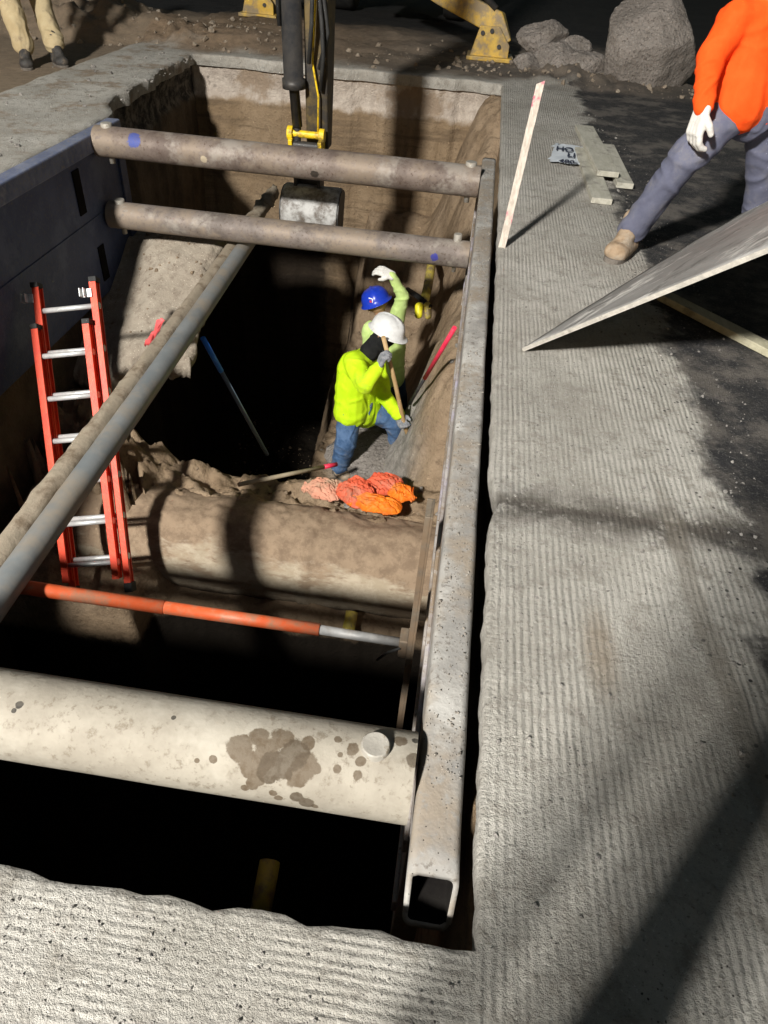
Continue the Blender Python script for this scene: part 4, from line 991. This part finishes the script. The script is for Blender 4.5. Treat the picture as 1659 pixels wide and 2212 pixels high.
        d, n_, th, cu = (hands or {}).get(s, ((g['w'+s]-g['e'+s]), face, V((0, 0, 1)), .35))
        hand('glove' if mats['glove'] != 'skin' else 'hand', g['w'+s], V(d), V(n_), V(th), mats['glove'], root, cu, hs, 1.0 if mats['glove'] == 'skin' else 1.12)
        if mats.get('cuff'):
            bm = bmesh.new(); dr = (g['w'+s]-g['e'+s]).normalized(); cyl(bm, g['w'+s]-dr*.014, g['w'+s]+dr*.012, .042, .036, seg=20); mk('glove_cuff', bm, mats['cuff'], root, True)
    if hat: hh = helmet(root, hd+up*.035, hatup or up, face, hat)
    else: hh = blob('hair', [(hd+up*.03-face*.012, .103, hd+up*.045-face*.03, .1)], 'hair', root, .011, 2)
    if mask:
        blob('face_cover', [(hd-up*.01+face*.01, .104, hd-up*.09+face*.02, .085), (hd-up*.08, .085, nk-up*.03, .095), (hd+face*.08-up*.03, .03, hd+face*.07-up*.06, .03)], 'black_cloth', root, .011, 3, wr=.006)
    return root, sh
J = dict(hR=P(756, 882, y=5.58), hL=P(792, 880, y=5.80), kR=P(748, 950, y=5.54), kL=P(850, 908, y=5.82), aR=P(733, 1008, y=5.62), aL=P(858, 950, y=5.90),
         tR=P(748, 1028, y=5.56), tL=P(888, 962, y=5.85), sR=P(766, 786, y=5.55), sL=P(810, 770, y=5.84), eR=P(788, 832, y=5.30), eL=P(826, 850, y=5.76),
         wR=P(818, 792, y=5.36), wL=P(860, 894, y=5.64), neck=P(804, 754, y=5.68), head=P(831, 722, y=5.68))
p1_root, p1s = person('worker in bright lime shirt and white hard hat bending over a shovel', J, dict(shirt='lime', pants='denim', boot='boot', glove='glove_grey'), P(800, 1010, y=5.75), V((.85, -.45, -.25)), hat='white_plastic',
    hands={'R': (V((.3, .0, .9)), V((.8, .4, -.2)), V((0, 0, 1)), .95), 'L': (V((.5, -.3, -.75)), V((.3, -.6, .2)), V((1, 0, 0)), .95)}, mask=True, seed=2, bulk=1.24, hatup=V((.28, .1, 1)), tail=.04)
J = dict(hR=P(850, 812, y=6.50), hL=P(818, 815, y=6.42), kR=P(862, 858, y=6.62), kL=P(828, 870, y=6.5), aR=P(866, 905, y=6.72), aL=P(830, 935, y=6.5),
         tR=P(880, 905, y=6.95), tL=P(838, 945, y=6.72), sR=P(854, 702, y=6.45), sL=P(800, 712, y=6.38), eR=P(870, 640, y=6.32), eL=P(795, 780, y=6.4),
         wR=P(848, 596, y=6.24), wL=P(808, 820, y=6.5), neck=P(828, 692, y=6.46), head=P(816, 660, y=6.48))
p2_root, p2s = person('worker in pale yellow shirt and blue hard hat raising one arm', J, dict(shirt='pale_lime', pants='dark_denim', boot='boot_dark', glove='glove_white'), P(850, 920, y=6.6), V((-.25, .9, -.15)), hat='blue_plastic',
    hands={'R': (V((-.85, .0, .3)), V((0, .5, -.8)), V((0, -1, 0)), .5)}, seed=5)
for (w_, h_, m_) in ((.022, .018, 'white_ink'), (.010, .009, 'red_ink')):
    bm = bmesh.new(); q = V(J['head'])+V((0, 0, .07))+V((-.055, -.128, .035) if m_ == 'white_ink' else (-.055, -.134, .025)); box(bm, q, (w_, -w_*.42, 0), (0, .003, .001), (.0, .25*h_, h_)); mk('helmet_sticker', bm, m_, p2_root)
J = dict(hR=P(1592, 228, y=4.55), hL=P(1668, 232, y=4.68), kR=P(1478, 345, y=4.50), kL=P(1652, 330, y=4.72), aR=P(1362, 500, y=4.66), aL=P(1650, 450, y=4.9),
         tR=P(1330, 545, z=.055), tL=P(1640, 480, z=.055), sR=P(1590, 42, y=4.52), sL=P(1740, 30, y=4.62), eR=P(1535, 128, y=4.45), eL=V((1.93, 4.3, 1.12)),
         wR=P(1519, 232, y=4.36), wL=V((1.87, 4.02, 1.08)), neck=P(1665, -60, y=4.55), head=P(1650, -165, y=4.5))
J['aL'] = V((J['aL'].x, J['aL'].y, .13))
person('man in orange long sleeved shirt and slate trousers stepping wide', J, dict(shirt='orange', pants='greyp', boot='boot', glove='glove_white', cuff='bag_orange'), P(1450, 500, z=0), V((-.7, -.6, -.3)),
    hands={'R': (V((-.05, -.1, -1)), V((.6, .3, 0)), V((-.6, -.8, 0)), .5), 'L': (V((-.3, -.9, -.2)), V((0, 0, -1)), V((-1, 0, 0)), .9)}, seed=9, bulk=1.14, hs=1.3, bs=1.2)
kA, kB = P(18, 0, z=.52), P(84, -8, z=.52); aA, aB = P(50, 100, z=.12), P(118, 96, z=.12)
hA = kA+V((.02, .1, .42)); hB = kB+V((-.12, .05, .42)); cc = (hA+hB)/2
J = dict(hR=hB, hL=hA, kR=kB, kL=kA, aR=aB, aL=aA, tR=V((aB.x+.12, aB.y-.13, .0-.02)), tL=V((aA.x+.08, aA.y-.15, -.02)),
         sR=cc+V((.2, 0, .5)), sL=cc+V((-.2, 0, .5)), eR=cc+V((.28, -.05, .25)), eL=cc+V((-.28, -.05, .25)), wR=cc+V((.25, -.2, .02)), wL=cc+V((-.22, -.2, .02)), neck=cc+V((0, 0, .58)), head=cc+V((0, -.03, .74)))
person('person in khaki trousers and dark boots standing at the far left', J, dict(shirt='lime', pants='khaki', boot='boot_dark', glove='skin'), V((cc.x, cc.y, 0)), V((.3, -1, -.3)), hat='white_plastic', seed=12, bulk=1.1, bs=1.2, leg=1.3)

# ------------------------------------------------ unseen planks added behind the viewer to cast the near right shadow
bq = thing('shadow_blocker', 'unseen upright planks added behind the near slab to shade it', 'shadow_blocker', (-.15, -.52, 0))
for (x0, x1, h) in ((-.52, -.46, 2.5), (-.405, -.365, 2.4), (-.31, -.07, 2.7), (-.02, .02, 2.4), (.07, .15, 2.6)):
    bm = bmesh.new(); abox(bm, x0, x1, -.54, -.51, .0, h); mk('upright_plank', bm, wB, bq, bevel=.003)
for z in (.06, 2.3):
    bm = bmesh.new(); abox(bm, -.54, .22, -.575, -.545, z, z+.09); mk('cross_rail', bm, wB, bq, bevel=.003)
for x in (-.52, .20):
    bm = bmesh.new(); abox(bm, x-.02, x+.02, -.95, -.25, .0, .05); mk('foot_rail', bm, wB, bq, bevel=.003)

# ------------------------------------------------ light tower + light
LP = V((-4.4, -6.5, 7.2))
tw = thing('light_tower', 'portable light tower with a tall mast standing behind the viewer', 'light tower', (LP.x, LP.y-.6, 0))
bm = bmesh.new(); abox(bm, LP.x-.6, LP.x+.6, LP.y-1.4, LP.y+.2, .35, 1.3); mk('generator', bm, 'yellow_paint', tw, bevel=.05)
bm = bmesh.new(); cyl(bm, (LP.x, LP.y-.6, 1.3), (LP.x, LP.y-.6, LP.z), .06); abox(bm, LP.x-.5, LP.x+.5, LP.y-.65, LP.y-.55, LP.z-.2, LP.z-.1); mk('mast', bm, 'dark_steel', tw)
for s in (-1, 1):
    bm = bmesh.new(); cyl(bm, (LP.x+s*.25, LP.y-.6, LP.z), (LP.x+s*.25, LP.y-.35, LP.z-.08), .1, .2); mk('lamp_head', bm, 'alu', tw)
    bm = bmesh.new(); cyl(bm, (LP.x+s*.8, LP.y-.6, .3), (LP.x+s*.62, LP.y-.6, .3), .3, seg=28); mk('wheel', bm, 'rubber', tw)
ld = bpy.data.lights.new('tower_lamp', 'POINT'); ld.energy = 15500; ld.color = (1, .975, .925); ld.shadow_soft_size = .42
lo = bpy.data.objects.new('tower_lamp', ld); COL.objects.link(lo); lo.location = LP
sd_ = bpy.data.lights.new('moonlight', 'SUN'); sd_.energy = .03; sd_.angle = math.radians(2); sd_.color = (.8, .88, 1)
so = bpy.data.objects.new('moonlight', sd_); COL.objects.link(so); so.rotation_euler = (V((-.5, .5, -1))).to_track_quat('-Z', 'Y').to_euler()
w = bpy.data.worlds.new('World'); scn.world = w; w.use_nodes = True; nt = w.node_tree
sk = nt.nodes.new('ShaderNodeTexSky'); sk.sky_type = 'NISHITA'; sk.sun_disc = False; sk.sun_elevation = math.radians(3.0); sk.sun_rotation = math.radians(200)
nt.links.new(sk.outputs[0], nt.nodes['Background'].inputs[0]); nt.nodes['Background'].inputs[1].default_value = .06
scn.view_settings.view_transform = 'Standard'; scn.view_settings.look = 'None'; scn.view_settings.exposure = 0
